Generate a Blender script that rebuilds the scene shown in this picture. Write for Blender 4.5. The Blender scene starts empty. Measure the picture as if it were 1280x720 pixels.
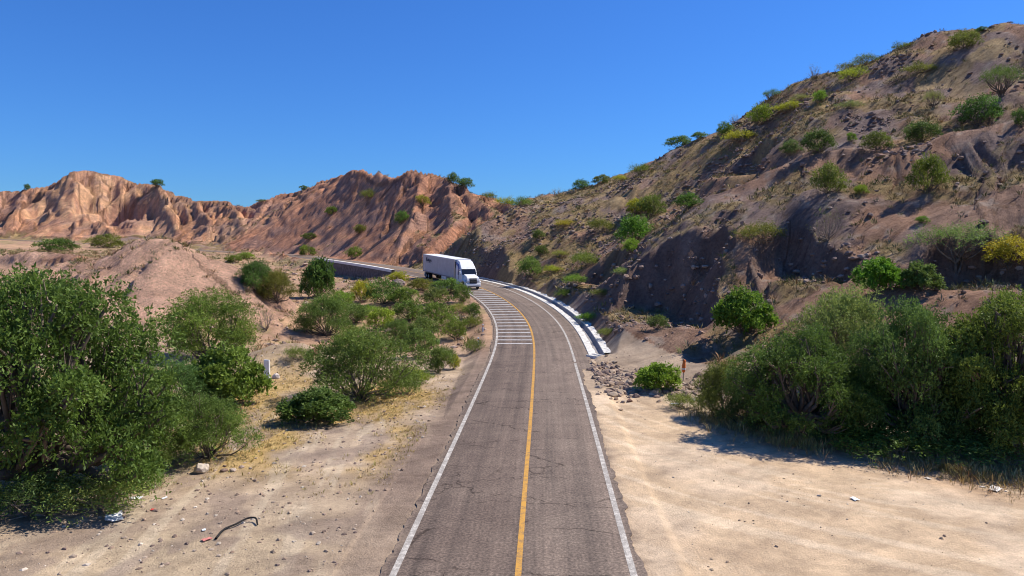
import bpy, math, random
import numpy as np
from mathutils import Vector, Matrix

# ------------------------------------------------------------------ camera, sky, sun, exposure
CAMZ, FOC, PIT = 9.2, 900.0, math.atan(50 / 900.0)
SUN_EL, SUN_AZ = math.radians(50), math.radians(70)      # azimuth from +Y towards +X
sc = bpy.context.scene
cam = bpy.data.cameras.new('camera')
cam.sensor_width = 36; cam.lens = FOC / 1280 * 36; cam.clip_start = 0.1; cam.clip_end = 20000
camo = bpy.data.objects.new('camera', cam); sc.collection.objects.link(camo)
camo.location = (0, 0, CAMZ); camo.rotation_euler = (math.pi / 2 - PIT, 0, 0)
sc.camera = camo

world = bpy.data.worlds.new('World'); sc.world = world; world.use_nodes = True
wn = world.node_tree.nodes; wl = world.node_tree.links
sky = wn.new('ShaderNodeTexSky'); sky.sky_type = 'NISHITA'; sky.sun_disc = False
sky.sun_elevation = SUN_EL; sky.sun_rotation = SUN_AZ
sky.altitude = 1500; sky.air_density = 1.5; sky.dust_density = 0.0; sky.ozone_density = 4.0
tint = wn.new('ShaderNodeMixRGB'); tint.blend_type = 'MULTIPLY'; tint.inputs[0].default_value = 1.0
tint.inputs[2].default_value = (0.30, 0.66, 1.30, 1)      # the camera's saturated blue
wl.new(sky.outputs[0], tint.inputs[1])
wl.new(tint.outputs[0], wn['Background'].inputs[0]); wn['Background'].inputs[1].default_value = 0.08

sl = bpy.data.lights.new('sun', 'SUN'); sl.energy = 4.8; sl.angle = math.radians(0.53); sl.color = (1, 0.945, 0.86)
so = bpy.data.objects.new('sun', sl); sc.collection.objects.link(so)
sdir = Vector((math.sin(SUN_AZ) * math.cos(SUN_EL), math.cos(SUN_AZ) * math.cos(SUN_EL), math.sin(SUN_EL)))
so.rotation_euler = sdir.to_track_quat('Z', 'Y').to_euler(); so.location = (60, 0, 80)
sc.view_settings.view_transform = 'Standard'; sc.view_settings.look = 'None'
sc.view_settings.exposure = 0.40; sc.view_settings.gamma = 1
sc.render.engine = 'CYCLES'
sc.cycles.max_bounces = 5; sc.cycles.diffuse_bounces = 2; sc.cycles.glossy_bounces = 2
sc.cycles.transmission_bounces = 3; sc.cycles.transparent_max_bounces = 6
sc.cycles.use_denoising = True
sc.cycles.filter_width = 1.05

COL = sc.collection
rng = np.random.default_rng(7)
random.seed(7)

# ------------------------------------------------------------------ helpers
def W(px, py, d):
    """photo pixel + distance along the view axis -> point"""
    x = (px - 640) / FOC * d; u = (360 - py) / FOC * d
    return (x, d * math.cos(PIT) + u * math.sin(PIT), CAMZ - d * math.sin(PIT) + u * math.cos(PIT))

def hash2(ix, iy, seed):
    h = (ix.astype(np.int64) * 374761393 + iy.astype(np.int64) * 668265263 + seed * 974634777) & 0xFFFFFFFF
    h = ((h ^ (h >> 13)) * 1274126177) & 0xFFFFFFFF
    return ((h ^ (h >> 16)) & 0xFFFF) / 65535.0

def noise(x, y, seed=0):
    x = np.asarray(x, float); y = np.asarray(y, float)
    ix = np.floor(x); iy = np.floor(y); fx = x - ix; fy = y - iy
    ix = ix.astype(np.int64); iy = iy.astype(np.int64)
    fx = fx * fx * (3 - 2 * fx); fy = fy * fy * (3 - 2 * fy)
    a = hash2(ix, iy, seed); b = hash2(ix + 1, iy, seed); c = hash2(ix, iy + 1, seed); d = hash2(ix + 1, iy + 1, seed)
    return (a + (b - a) * fx) * (1 - fy) + (c + (d - c) * fx) * fy * 1.0

def fbm(x, y, seed=0, octv=4, gain=0.5):
    v = 0; a = 1; s = 0
    for i in range(octv):
        v = v + a * noise(x * 2.03 ** i + 17.3 * i, y * 2.03 ** i - 9.1 * i, seed + i); s += a; a *= gain
    return v / s

def ridged(x, y, seed=0, octv=3):
    v = 0; a = 1; s = 0
    for i in range(octv):
        v = v + a * (1 - np.abs(2 * noise(x * 2.1 ** i + 5.7 * i, y * 2.1 ** i + 3.1 * i, seed + i) - 1)); s += a; a *= 0.5
    return v / s

def sstep(a, b, x):
    t = np.clip((x - a) / (b - a), 0, 1); return t * t * (3 - 2 * t)

def mesh_np(name, verts, faces, smooth=False):
    me = bpy.data.meshes.new(name); verts = np.ascontiguousarray(verts, np.float32); faces = np.ascontiguousarray(faces, np.int32)
    k = faces.shape[1]
    me.vertices.add(len(verts)); me.vertices.foreach_set('co', verts.ravel())
    me.loops.add(faces.size); me.loops.foreach_set('vertex_index', faces.ravel())
    me.polygons.add(len(faces)); me.polygons.foreach_set('loop_start', np.arange(len(faces), dtype=np.int32) * k)
    me.update(calc_edges=True)
    me.polygons.foreach_set('use_smooth', np.full(len(faces), smooth)); me.update()
    return me

def set_col(me, rgb, name='Col', al=None):
    at = me.attributes.new(name, 'FLOAT_COLOR', 'POINT')
    c = np.ones((len(rgb), 4), np.float32); c[:, :3] = rgb
    if al is not None: c[:, 3] = al
    at.data.foreach_set('color', c.ravel())

def link(me, name, mat=None, parent=None, label=None, cat=None, group=None, kind=None):
    o = bpy.data.objects.new(name, me); COL.objects.link(o)
    if mat is not None and me is not None and not me.materials: me.materials.append(mat)
    if parent is not None: o.parent = parent
    tag(o, label, cat, group, kind); return o

def tag(o, label=None, cat=None, group=None, kind=None):
    if label: o['label'] = label
    if cat: o['category'] = cat
    if group: o['group'] = group
    if kind: o['kind'] = kind

# ------------------------------------------------------------------ road centre line (yellow line) and its heights
RP = np.array([(-2.2, -60, 0), (-1.4, -40, 0), (-0.6, 0, 0), (0.16, 19.6, 0), (0.45, 26.2, 0), (0.88, 35.6, 0), (1.26, 44.4, 0), (1.83, 58.7, 0.06),
               (2.08, 66.6, 0.28), (2.0, 75, 0.85), (1.65, 80, 1.2), (0.95, 86, 1.6), (-0.1, 92.5, 2.05), (-1.8, 100, 2.55),
               (-4.8, 109, 3.25), (-12.6, 126, 4.1), (-17.0, 134, 4.5), (-26.5, 150, 5.2), (-45, 181, 6.2), (-67, 212, 7.3),
               (-94, 238, 7.9), (-130, 258, 9.5), (-160, 272, 10.8), (-205, 287, 12.7), (-300, 312, 16)], float)
def catmull(P, n):
    out = []
    Q = np.vstack([2 * P[0] - P[1], P, 2 * P[-1] - P[-2]])
    for i in range(1, len(Q) - 2):
        p0, p1, p2, p3 = Q[i - 1], Q[i], Q[i + 1], Q[i + 2]
        L = np.linalg.norm(p2 - p1); m = max(2, int(L / n))
        t0 = 0; t1 = t0 + np.linalg.norm(p1 - p0) ** .5; t2 = t1 + L ** .5; t3 = t2 + np.linalg.norm(p3 - p2) ** .5
        t = np.linspace(t1, t2, m, endpoint=False)[:, None]
        a1 = (t1 - t) / (t1 - t0) * p0 + (t - t0) / (t1 - t0) * p1
        a2 = (t2 - t) / (t2 - t1) * p1 + (t - t1) / (t2 - t1) * p2
        a3 = (t3 - t) / (t3 - t2) * p2 + (t - t2) / (t3 - t2) * p3
        b1 = (t2 - t) / (t2 - t0) * a1 + (t - t0) / (t2 - t0) * a2
        b2 = (t3 - t) / (t3 - t1) * a2 + (t - t1) / (t3 - t1) * a3
        out.append((t2 - t) / (t2 - t1) * b1 + (t - t1) / (t2 - t1) * b2)
    out.append(P[-1:]); return np.vstack(out)
RC = catmull(RP, 0.9)
ker = np.ones(9) / 9
for k in range(3):
    pad = np.vstack([np.repeat(RC[:1], 4, 0), RC, np.repeat(RC[-1:], 4, 0)])
    sm = np.stack([np.convolve(pad[:, j], ker, 'valid') for j in range(3)], 1); sm[:6] = RC[:6]; sm[-6:] = RC[-6:]; RC = sm
RS = np.r_[0, np.cumsum(np.linalg.norm(np.diff(RC[:, :2], axis=0), axis=1))]
RT = np.gradient(RC[:, :2], RS, axis=0); RT /= np.linalg.norm(RT, axis=1)[:, None]
RN = np.stack([RT[:, 1], -RT[:, 0]], 1)                 # to the right
def road_at(s, off=0, dz=0):
    s = np.asarray(s, float); c = [np.interp(s, RS, RC[:, j]) for j in range(3)]
    n = [np.interp(s, RS, RN[:, j]) for j in range(2)]
    return np.stack([c[0] + n[0] * off, c[1] + n[1] * off, c[2] + dz + 0 * s], -1)
def s_of_y(y): return float(np.interp(y, RC[:, 1], RS))
def road_near(x, y):
    """arc length, signed offset (right +), road height"""
    x = np.asarray(x, float).ravel(); y = np.asarray(y, float).ravel()
    S = np.zeros(len(x)); O = np.zeros(len(x))
    P = RC[::3, :2]; idx = np.arange(0, len(RC), 3)
    for a in range(0, len(x), 40000):
        b = slice(a, a + 40000)
        dd = (x[b, None] - P[None, :, 0]) ** 2 + (y[b, None] - P[None, :, 1]) ** 2
        i = idx[dd.argmin(1)]
        dx = x[b] - RC[i, 0]; dy = y[b] - RC[i, 1]
        S[b] = RS[i] + dx * RT[i, 0] + dy * RT[i, 1]; O[b] = dx * RN[i, 0] + dy * RN[i, 1]
        far = np.abs(O[b]) > 60
        O[b] = np.where(far, np.sign(O[b]) * np.sqrt(dd.min(1)), O[b])
    return S, O, np.interp(S, RS, RC[:, 2])
S_G0, S_G1 = s_of_y(60.5), s_of_y(139)                   # concrete gutter
S_W0, S_W1 = s_of_y(136), s_of_y(180)                    # retaining wall

# ------------------------------------------------------------------ terrain height
ctrl = []
for X in (-200, -120, -60, -42, -28, -14, -5, 6, 14, 24, 34):
    for Y in (-150, -80, -20, 5, 22, 36):
        ctrl.append((X, Y, -0.15 if abs(X) > 5 else 0))
ctrl += [(-30, 46, -.3), (-20, 46, -.2), (-12, 46, -.3), (-45, 50, .2), (-60, 45, .5), (-90, 50, 1.5), (-150, 60, 2), (12, 45, 0), (20, 44, 0.1), (30, 42, .4), (40, 38, 1), (9, 52, .05), (10.5, 55, .2)]
ctrl += [(-9, 55, -.4), (-16, 56, -.3), (-24, 58, -.1), (-9, 68, -.6), (-16, 68, -.9), (-26, 70, -.2), (-34, 66, .6), (-10, 82, .4), (-18, 84, -.2), (-28, 86, .6), (-8, 95, 2.2), (-17, 96, 1.8), (-28, 100, 1.2), (-13, 104, 2.7), (-18, 110, 3.0), (-23, 118, 2.9), (-28, 124, 2.2),
         (-36, 118, 2.0), (-35, 140, 2.2), (-46, 150, 3.0), (-56, 172, 3.6), (-60, 140, 4.2), (-80, 185, 6), (-70, 205, 6.6), (-100, 225, 7), (-80, 150, 6.5), (-110, 160, 8), (-120, 130, 7.5), (-120, 210, 8), (-160, 245, 9.5),
         (-160, 180, 8.5), (-160, 120, 6), (-220, 250, 11), (-220, 180, 9), (-48, 105, 2.5), (-70, 110, 5)]
ctrl += [(-150, 300, 13), (-220, 310, 14), (-90, 280, 10), (-60, 240, 8.5), (-30, 190, 7.5), (-10, 165, 7), (-300, 330, 17), (-120, 340, 12), (-240, 380, 16), (0, 230, 8), (-60, 320, 10), (0, 320, 8), (-400, 250, 12), (-300, 200, 9), (-300, 60, 5)]
R_PIX = [(780, 392, 76), (812, 388, 76), (860, 384, 74), (909, 378, 72), (950, 362, 69), (985, 338, 66), (850, 290, 86), (800, 318, 90), (900, 285, 82), (770, 330, 94),
         (757, 430, 64), (815, 432, 60), (880, 425, 57), (940, 412, 55), (850, 406, 65), (910, 396, 62), (965, 376, 60), (1000, 330, 62), (1050, 300, 63), (1000, 262, 70), (1100, 245, 70), (1200, 232, 67), (1280, 250, 62), (1200, 300, 59), (1280, 310, 56), (1010, 390, 54), (1150, 380, 51), (1280, 390, 48),
         (1100, 190, 88), (1000, 205, 94), (1250, 152, 86), (950, 240, 96), (1180, 172, 87),
         (1250, 90, 100), (1240, 32, 113), (1290, 34, 110), (1150, 42, 122), (1195, 38, 118), (1160, 100, 108), (1080, 140, 101), (1100, 62, 124), (1060, 78, 127), (1000, 99, 131), (1030, 130, 112), (1000, 155, 107), (950, 133, 133), (920, 200, 105), (950, 180, 112),
         (900, 165, 138), (870, 178, 139), (830, 196, 142), (870, 235, 110), (800, 212, 146), (820, 260, 115), (850, 270, 96), (880, 265, 92), (770, 226, 150), (740, 240, 152), (760, 280, 118), (780, 310, 96), (740, 338, 94), (700, 250, 152), (700, 295, 122), (712, 338, 104), (668, 338, 114), (655, 300, 128), (700, 362, 95), (738, 385, 82),
         (635, 262, 150), (650, 252, 165), (640, 290, 135)]
ctrl += [W(*p) for p in R_PIX]
ctrl += [(100, 150, 44), (120, 110, 46), (60, 170, 34), (20, 200, 22), (150, 200, 45), (70, 60, 25), (100, 70, 36), (80, 25, 16), (60, 0, 5), (110, 0, 18), (48, 22, 2), (120, -80, 6), (200, 100, 50), (200, -100, 10), (60, -60, 1), (100, 260, 25), (200, 300, 40)]
ctrl = np.array(ctrl, float)
def _phi(r2): return np.sqrt(r2 + 9.0)
d2 = ((ctrl[:, None, :2] - ctrl[None, :, :2]) ** 2).sum(2)
nC = len(ctrl); A = np.zeros((nC + 1, nC + 1)); A[:nC, :nC] = _phi(d2) - np.eye(nC) * 0.15; A[nC, :nC] = 1; A[:nC, nC] = 1
wts = np.linalg.solve(A, np.r_[ctrl[:, 2], 0])
def rbf(x, y):
    z = np.zeros(len(x))
    for a in range(0, len(x), 30000):
        b = slice(a, a + 30000)
        z[b] = _phi((x[b, None] - ctrl[None, :, 0]) ** 2 + (y[b, None] - ctrl[None, :, 1]) ** 2) @ wts[:nC] + wts[nC]
    return z

def ridgeset(lines, **k): return dict(lines=[np.array([W(*p) for p in l]) for l in lines], **k)
HILLS = [
 ridgeset([[(-160, 250, 330), (-60, 245, 332), (0, 240, 335), (30, 237, 335), (60, 233, 335), (84, 226, 335), (96, 213, 335), (120, 214, 338), (150, 221, 342), (170, 228, 340), (200, 231, 332), (216, 242, 325), (245, 250, 318), (285, 252, 310), (320, 262, 300)],
           [(92, 220, 333), (106, 243, 318), (122, 268, 304), (136, 292, 292)], [(60, 234, 333), (66, 255, 318), (72, 282, 300)], [(82, 228, 334), (88, 250, 318), (98, 282, 300)],
           [(30, 238, 333), (24, 262, 315), (8, 290, 298)], [(200, 232, 330), (204, 248, 318), (213, 270, 302), (222, 290, 290)], [(152, 223, 341), (155, 243, 331), (150, 266, 318)],
           [(172, 229, 338), (180, 250, 326), (174, 274, 311)], [(275, 253, 312), (294, 260, 296), (309, 282, 274), (318, 298, 262)], [(245, 251, 316), (258, 270, 295), (262, 288, 280)], [(226, 248, 320), (238, 270, 302)],
           [(0, 240, 334), (-10, 265, 318), (-30, 290, 300)], [(-60, 246, 332), (-70, 270, 315)], [(120, 216, 337), (124, 240, 330), (128, 262, 322)]],
          r1=11.0, s1=1.9, rb=2.5, sb=1.2, s2=0.66, rnd=0.7, fl=(3.2, 8.0, 1.5, 2.9), cls=1),
 ridgeset([[(270, 270, 332), (300, 262, 322), (345, 246, 308), (380, 236, 290), (410, 226, 268), (440, 213, 245), (470, 209, 226), (500, 213, 214), (530, 217, 206), (560, 222, 200), (590, 234, 193), (615, 250, 184), (640, 256, 176), (690, 250, 162)],
           [(476, 212, 223), (452, 246, 212), (430, 274, 206), (408, 304, 207)], [(500, 215, 212), (486, 255, 196), (472, 288, 185), (462, 312, 180)], [(530, 218, 204), (517, 258, 187), (507, 296, 174), (500, 322, 166)],
           [(565, 224, 198), (583, 254, 181), (562, 285, 169), (540, 314, 159)], [(592, 236, 191), (612, 262, 173), (606, 280, 163)], [(388, 237, 284), (368, 255, 268), (350, 272, 255), (335, 292, 246), (342, 308, 238)],
           [(428, 220, 254), (405, 248, 240), (384, 278, 231), (370, 302, 229)], [(345, 247, 306), (325, 266, 288), (303, 288, 270)], [(455, 213, 234), (430, 243, 224), (412, 268, 218), (395, 292, 216)]],
          r1=3.0, s1=1.3, rb=2.0, sb=1.05, s2=0.68, rnd=0.9, fl=(2.4, 6.5, 1.1, 2.3), cls=2),
 ridgeset([[(120, 317, 92), (168, 304, 88), (200, 302, 86), (222, 311, 84.5)]], r1=30, s1=0.64, s2=0.64, rnd=2.2, fl=(0.6, 2.8, 0.45, 1.3), cls=3),
 ridgeset([[(-40, 330, 125), (0, 323, 122), (60, 316, 119), (112, 323, 112)]], r1=2, s1=1.2, s2=0.6, rnd=1.0, fl=(0.8, 4, 0.4, 1.5), cls=3),
 ridgeset([[(345, 433, 57), (362, 431, 57), (378, 442, 56)]], r1=30, s1=0.6, s2=0.6, rnd=0.9, fl=(0.12, 1.3, 0.05, .6), cls=0),
 ridgeset([[(548, 326, 152), (565, 312, 147), (600, 287, 139), (640, 264, 144), (690, 251, 154)]], r1=30, s1=0.95, s2=0.9, rnd=1.2, fl=(0.7, 4.0, 0.4, 1.5), cls=4),
 ridgeset([[(772, 378, 78.5), (800, 336, 79.5), (829, 299, 80), (880, 292, 77.8), (925, 288, 76), (965, 276, 75)]], r1=4.0, s1=2.4, s2=0.5, rnd=0.5, fl=(0.9, 3.6, 0.5, 1.5), cls=4),
 ridgeset([[(900, 268, 92), (942, 236, 89), (965, 212, 87), (990, 197, 85), (1040, 193, 83), (1110, 189, 79), (1200, 171, 76), (1300, 150, 74), (1420, 140, 70)]], r1=30, s1=0.62, s2=0.6, rnd=1.6, fl=(0.7, 5.0, 0.4, 1.7), cls=4),
]
def flat_side(x, y):
    return 1.0
def H(x, y, cls_out=False):
    sh = np.shape(x); x = np.asarray(x, float).ravel(); y = np.asarray(y, float).ravel()
    r = np.hypot(x, y)
    z = rbf(x, y)
    S, O, ZR = road_near(x, y)
    # right hillside mask: how far above the flat
    hill = sstep(0.25, 1.8, z) * sstep(-12, 6, O + 0.0 * x) * sstep(30, 44, y + 0.6 * np.maximum(x - 20, 0))
    hill = np.where(x > 48, sstep(.5, 5, z), hill)
    cls = np.where((hill > .45) & (O > 3), 4, 0)
    # hillside relief: rills down the slope, lumps, ledges
    u = (x * 0.46 - y * 0.89); v = (x * 0.89 + y * 0.46)
    wu = u + 3.0 * (fbm(x / 9, y / 9, 61, 3) - .5) * 2
    rill = np.stack([wu, v * 1.0], 1)
    z = z + hill * (-(3.4 * (ridged(wu / 11, v / 45, 71, 3) - .5)) - 1.1 * (ridged(wu / 3.1, v / 16, 75, 2) - .5) + 1.5 * (fbm(x / 7, y / 7, 73, 5, .55) - .5) + 0.9 * (fbm(x / 1.7, y / 1.7, 74, 3) - .5) * sstep(.42, .6, fbm(x / 11, y / 11, 79, 2)))
    for hs in HILLS:
        P = np.vstack(hs['lines']); m = 95
        sel = np.nonzero((x > P[:, 0].min() - m) & (x < P[:, 0].max() + m) & (y > P[:, 1].min() - m) & (y < P[:, 1].max() + m))[0]
        if not len(sel): continue
        xs, ys = x[sel], y[sel]
        fa, fw, fb, fw2 = hs['fl']
        wx = xs + fw * .55 * (fbm(xs / (fw * 2), ys / (fw * 2), 11, 3) - .5) * 2; wy = ys + fw * .55 * (fbm(xs / (fw * 2), ys / (fw * 2), 23, 3) - .5) * 2
        best = np.full(len(sel), -1e9); bt = np.zeros(len(sel)); bd = np.zeros(len(sel)); t0 = 0
        for li, L in enumerate(hs['lines']):
            R1, S1 = (hs['r1'], hs['s1']) if li == 0 or 'rb' not in hs else (hs['rb'], hs['sb'])
            for i in range(len(L) - 1):
                a, b = L[i], L[i + 1]; e = b[:2] - a[:2]; ll = np.hypot(*e)
                q = ((wx - a[0]) * e[0] + (wy - a[1]) * e[1]) / ll ** 2; qc = np.clip(q, 0, 1)
                dx = wx - (a[0] + e[0] * qc); dy = wy - (a[1] + e[1] * qc); dist = np.hypot(dx, dy)
                cross = np.arctan2(dx * e[1] - dy * e[0], 1e-6 + np.abs(dx * e[0] + dy * e[1]))   # fans the rills round the ends
                rr = np.sqrt(dist ** 2 + hs['rnd'] ** 2) - hs['rnd']
                f = S1 * np.minimum(rr, R1) + hs['s2'] * np.maximum(rr - R1, 0)
                zc = a[2] + (b[2] - a[2]) * qc - f
                w = zc > best; best = np.where(w, zc, best); bd = np.where(w, rr, bd)
                bt = np.where(w, t0 + ll * np.clip(q, -.6, 1.6) + 37 * (cross > 0), bt); t0 += ll
            t0 += 53
        fade = sstep(0.0, fw * .8, bd)
        gw = .55 * fw * (fbm(xs / 5, ys / 5, 29, 3) - .5)
        r_a = ridged((bt + gw) / fw, bd / 70, 31, 1); r_b = ridged((bt + gw) / fw2, bd / 30, 35, 1); r_c = ridged((bt + .5 * gw) / (fw2 * .45), bd / 9, 37, 1)
        fl = fa * 1.25 * (r_a ** 1.6 - .4) * fade + fb * 1.5 * (r_b ** 1.7 - .38) * sstep(0, 2, bd) + fb * .6 * (r_c ** 2 - .33) * sstep(0, 1, bd)
        cap = sstep(hs['r1'] + 3, hs['r1'] * .4, bd) if hs['r1'] < 20 else 0
        crag = cap * 1.5 * (ridged(xs / 3.4, ys / 3.4, 43, 3) - .6) * sstep(.0, 1.5, bd)
        jag = (fbm(bt / 6, bd / 6, 41, 4) - .5) * hs['rnd'] * 1.2 + (fbm(xs / 2.0, ys / 2.0, 45, 3) - .5) * .7 * min(1, fa)
        best = best - fl + jag + crag
        zt = best / 3.1 + .8 * (fbm(xs / 20, ys / 20, 47, 3)); fr = zt - np.floor(zt)
        best = best + (1.3 if hs['r1'] < 20 else 0) * (sstep(.3, .6, fr) - fr) * sstep(.46, .6, fbm(xs / 16, ys / 16, 49, 3))
        sm = 1.2
        hgt = np.clip((best - z[sel]) / sm, -30, 30)
        znew = z[sel] + sm * np.log1p(np.exp(hgt))
        if hs['cls']: rill[sel] = np.where((hgt > .3)[:, None], np.stack([bt + gw, bd], 1), rill[sel])
        cls[sel] = np.where((hgt > 0.6), hs['cls'], cls[sel]) if hs['cls'] else cls[sel]
        z[sel] = znew
    # amphitheatre hollows bitten into the left cliff
    for (hx, hy, hz), ra, rb_, st in ((W(150, 281, 319), 8.5, 6.5, 2.6), (W(186, 274, 315), 5.0, 5, 2.4), (W(113, 266, 318), 3.5, 5, 2.4), (W(48, 272, 316), 4, 5, 2.0), (W(803, 388, 71.5), 5.0, 4.5, 1.9), (W(738, 350, 96), 2.6, 3.0, 1.8), (W(900, 214, 107), 4.5, 4, 1.7), (W(990, 340, 63), 2.0, 3.0, 1.6), (W(1190, 345, 55), 4.5, 2.0, 1.6)):
        k = np.nonzero((np.abs(x - hx) < 45) & (np.abs(y - hy) < 60))[0]
        if len(k):
            dx = x[k] - hx + 5 * (fbm(x[k] / 6, y[k] / 6, 83, 3) - .5); dy = y[k] - hy + 6 * (fbm(x[k] / 6, y[k] / 6, 85, 3) - .5)
            dd = np.sqrt((dx / ra) ** 2 + (np.where(dy > 0, dy, dy * .35) / rb_) ** 2)
            z[k] = np.minimum(z[k], hz - 1 + st * ra * np.maximum(dd - 1, 0) + .12 * np.maximum(dy, 0) + 1.2 * (fbm(x[k] / 3, y[k] / 3, 87, 3) - .5))
    # far land outside the valley
    far = sstep(470, 800, r)
    z = z * (1 - far) + far * (12 + 26 * (fbm(x / 500, y / 500, 91, 4) - .5))
    # road bench: cut and fill
    ao = np.abs(O); gut = (S > S_G0 - 1) & (S < S_G1 + 2)
    wr = np.where(gut, 6.2, 5.0); wcut = np.where(O > 0, wr, 5.2)
    slope_cut = np.where(gut, np.where(S > s_of_y(112), 1.5, .8), np.where(S > S_G1, .72, np.where(S > S_G0, 1.3, .5)))
    wall = (S > S_W0) & (S < S_W1) & (O < 0)
    lim_hi = ZR - .05 + np.maximum(ao - wcut, 0) * slope_cut + np.where(S > S_G1, .012, .09) * np.maximum(ao - wcut, 0) ** 2 + sstep(0, 3, ao - wcut) * (fbm(x / 2.2, y / 2.2, 97, 4) - .5) * 1.4
    lim_lo = ZR - .05 - np.maximum(ao - 4.7, 0) * np.where(wall, 9.0, np.where(O < 0, .42, .3))
    edge = (S > -5) & (ao < 60)
    zc = np.clip(z, np.minimum(lim_lo, lim_hi), lim_hi)
    z = np.where(edge, zc, z)
    # general roughness
    near = sstep(4.4, 6.5, ao)
    z = z + near * (0.16 * (fbm(x / 3.1, y / 3.1, 51, 4) - .5) + 0.05 * (fbm(x / .7, y / .7, 55, 3) - .5) + sstep(60, 120, r) * .5 * (fbm(x / 3, y / 3, 57, 4) - .5))
    # wheel ruts on the dirt lot
    ru = np.hypot(x - 31, y - 50); lot = (O > 4.8) & (x < 24) & (y < 49)
    for k in (19.5, 21.2, 22.4, 24.1, 25.0): z = z - np.where(lot, near * .022 * np.exp(-((ru - k + .8 * (noise(x / 6, y / 6, 59) - .5)) / .17) ** 2), 0)
    lr = x + 9.0 - (y - 40) * .18
    for k in (0., 1.6): z = z - np.where((y > 36) & (y < 47), near * .09 * np.exp(-((lr - k) / .2) ** 2), 0)
    # gutter channel outlet, under the road
    z = np.where(ao < 3.15, np.minimum(z, ZR - .3), z)
    if gut.any():
        z = np.where(gut & (O > 3.6) & (O < 6.0), ZR - .55, z)
    if cls_out: return z, cls, S, O, hill, rill
    return z.reshape(sh)

# ------------------------------------------------------------------ terrain mesh
fa0 = math.radians(45.0)
angs = np.r_[np.linspace(-fa0, fa0, 800), np.linspace(fa0, 2 * math.pi - fa0, 62)[1:-1]]
rings = [3.0]
while rings[-1] < 9: rings.append(rings[-1] * 1.06)
while rings[-1] < 250: rings.append(rings[-1] * 1.0063)
while rings[-1] < 470: rings.append(rings[-1] * 1.0045)
while rings[-1] < 7000: rings.append(rings[-1] * 1.13)
rings = np.array(rings)
nA, nR = len(angs), len(rings)
AA, RR = np.meshgrid(angs, rings)
gx = (RR * np.sin(AA)).ravel(); gy = (RR * np.cos(AA)).ravel()
gz, gcls, gS, gO, ghill, grill = H(gx, gy, True)
gcls = gcls.reshape(nR, nA)
ii = np.arange(nR * nA).reshape(nR, nA)
q = np.stack([ii[:-1], ii[1:], np.roll(ii[1:], -1, 1), np.roll(ii[:-1], -1, 1)], -1).reshape(-1, 4)

# slope for colouring
Z2 = gz.reshape(nR, nA)
dzr = np.gradient(Z2, axis=0) / np.gradient(RR, axis=0)
dza = np.gradient(Z2, axis=1) / (np.gradient(AA, axis=1) * RR + 1e-9)
gsl = np.hypot(dzr, dza).ravel()

def mixc(c, t, w): return c * (1 - w[:, None]) + np.array(t)[None] * w[:, None]
n1 = fbm(gx / 14, gy / 14, 101, 4); n2 = fbm(gx / 4, gy / 4, 103, 4); n3 = fbm(gx / 1.2, gy / 1.2, 105, 3)
cl = gcls.ravel()
col = np.tile(np.array([.41, .315, .22]), (len(gx), 1))
col = mixc(col, (.34, .26, .185), sstep(.45, .6, n2))
# left verge: gravel with yellow dry grass
lefts = sstep(-5, -7, gO) * sstep(60, 45, gy)
col = mixc(col, (.44, .30, .115), lefts * sstep(.42, .56, n2 * .6 + n1 * .4) * sstep(25, 33, gy) * .95)
col = mixc(col, (.43, .335, .22), sstep(-4, -7, gO) * sstep(30, 22, gy) * sstep(.38, .55, n1) )
col = mixc(col, (.19, .14, .11), sstep(-3.6, -4.1, gO) * sstep(-6.4, -4.6, gO + 2.4 * (n2 - .5)) * (.45 + .55 * sstep(20, 30, gy)) * .85)
yz_ = np.exp(-(((gx + 8.5 + .15 * (gy - 42)) / 2.2) ** 2 + ((gy - 43) / 6) ** 2)) * sstep(.36, .5, n2) + .7 * np.exp(-(((gx + 14) / 4) ** 2 + ((gy - 34) / 4) ** 2)) * sstep(.45, .55, n2)
col = mixc(col, (.46, .32, .12), np.clip(yz_, 0, 1) * .9)
# right dirt lot
lot = sstep(3.4, 4.1, gO + .8 * (n3 - .5)) * sstep(50, 46, gy + .35 * gx) * sstep(34, 26, gx - 0.12 * gy + 6 * (n1 - .5))
col = mixc(col, (.53, .395, .255), lot)
col = mixc(col, (.60, .47, .33), lot * sstep(.52, .66, n2) * .7)
col = mixc(col, (.36, .25, .165), lot * sstep(15, 24, gx - 0.1 * gy + 10 * (n1 - .5)) * .8)
tu = np.hypot(gx - 31, gy - 50); tth = np.arctan2(gy - 50, gx - 31) * 25
stk = fbm(tu / .5, tth / 7, 161, 4); stk2 = fbm(tu / 2.0, tth / 14, 163, 3)
col = mixc(col, (.66, .53, .37), lot * sstep(.55, .68, stk) * .6)
col = mixc(col, (.40, .285, .18), lot * sstep(.54, .68, stk2) * .3)
lvs = sstep(-4.4, -6.5, gO) * sstep(48, 38, gy)
stl = fbm((gx + gy * .12) / .6, gy / 6, 165, 4)
col = mixc(col, (.50, .41, .29), lvs * sstep(.56, .68, stl) * .6)
col = mixc(col, (.25, .19, .15), lvs * sstep(.55, .66, fbm(gx / 1.6, gy / 2.6, 167, 4)) * .6)
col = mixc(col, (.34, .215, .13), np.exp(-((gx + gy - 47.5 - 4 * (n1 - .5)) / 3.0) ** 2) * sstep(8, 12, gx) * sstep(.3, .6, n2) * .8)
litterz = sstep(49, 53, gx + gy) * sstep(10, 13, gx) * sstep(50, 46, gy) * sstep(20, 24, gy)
col = mixc(col, (.17, .125, .085), litterz * (.5 + .5 * sstep(.4, .6, n2)))
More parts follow.
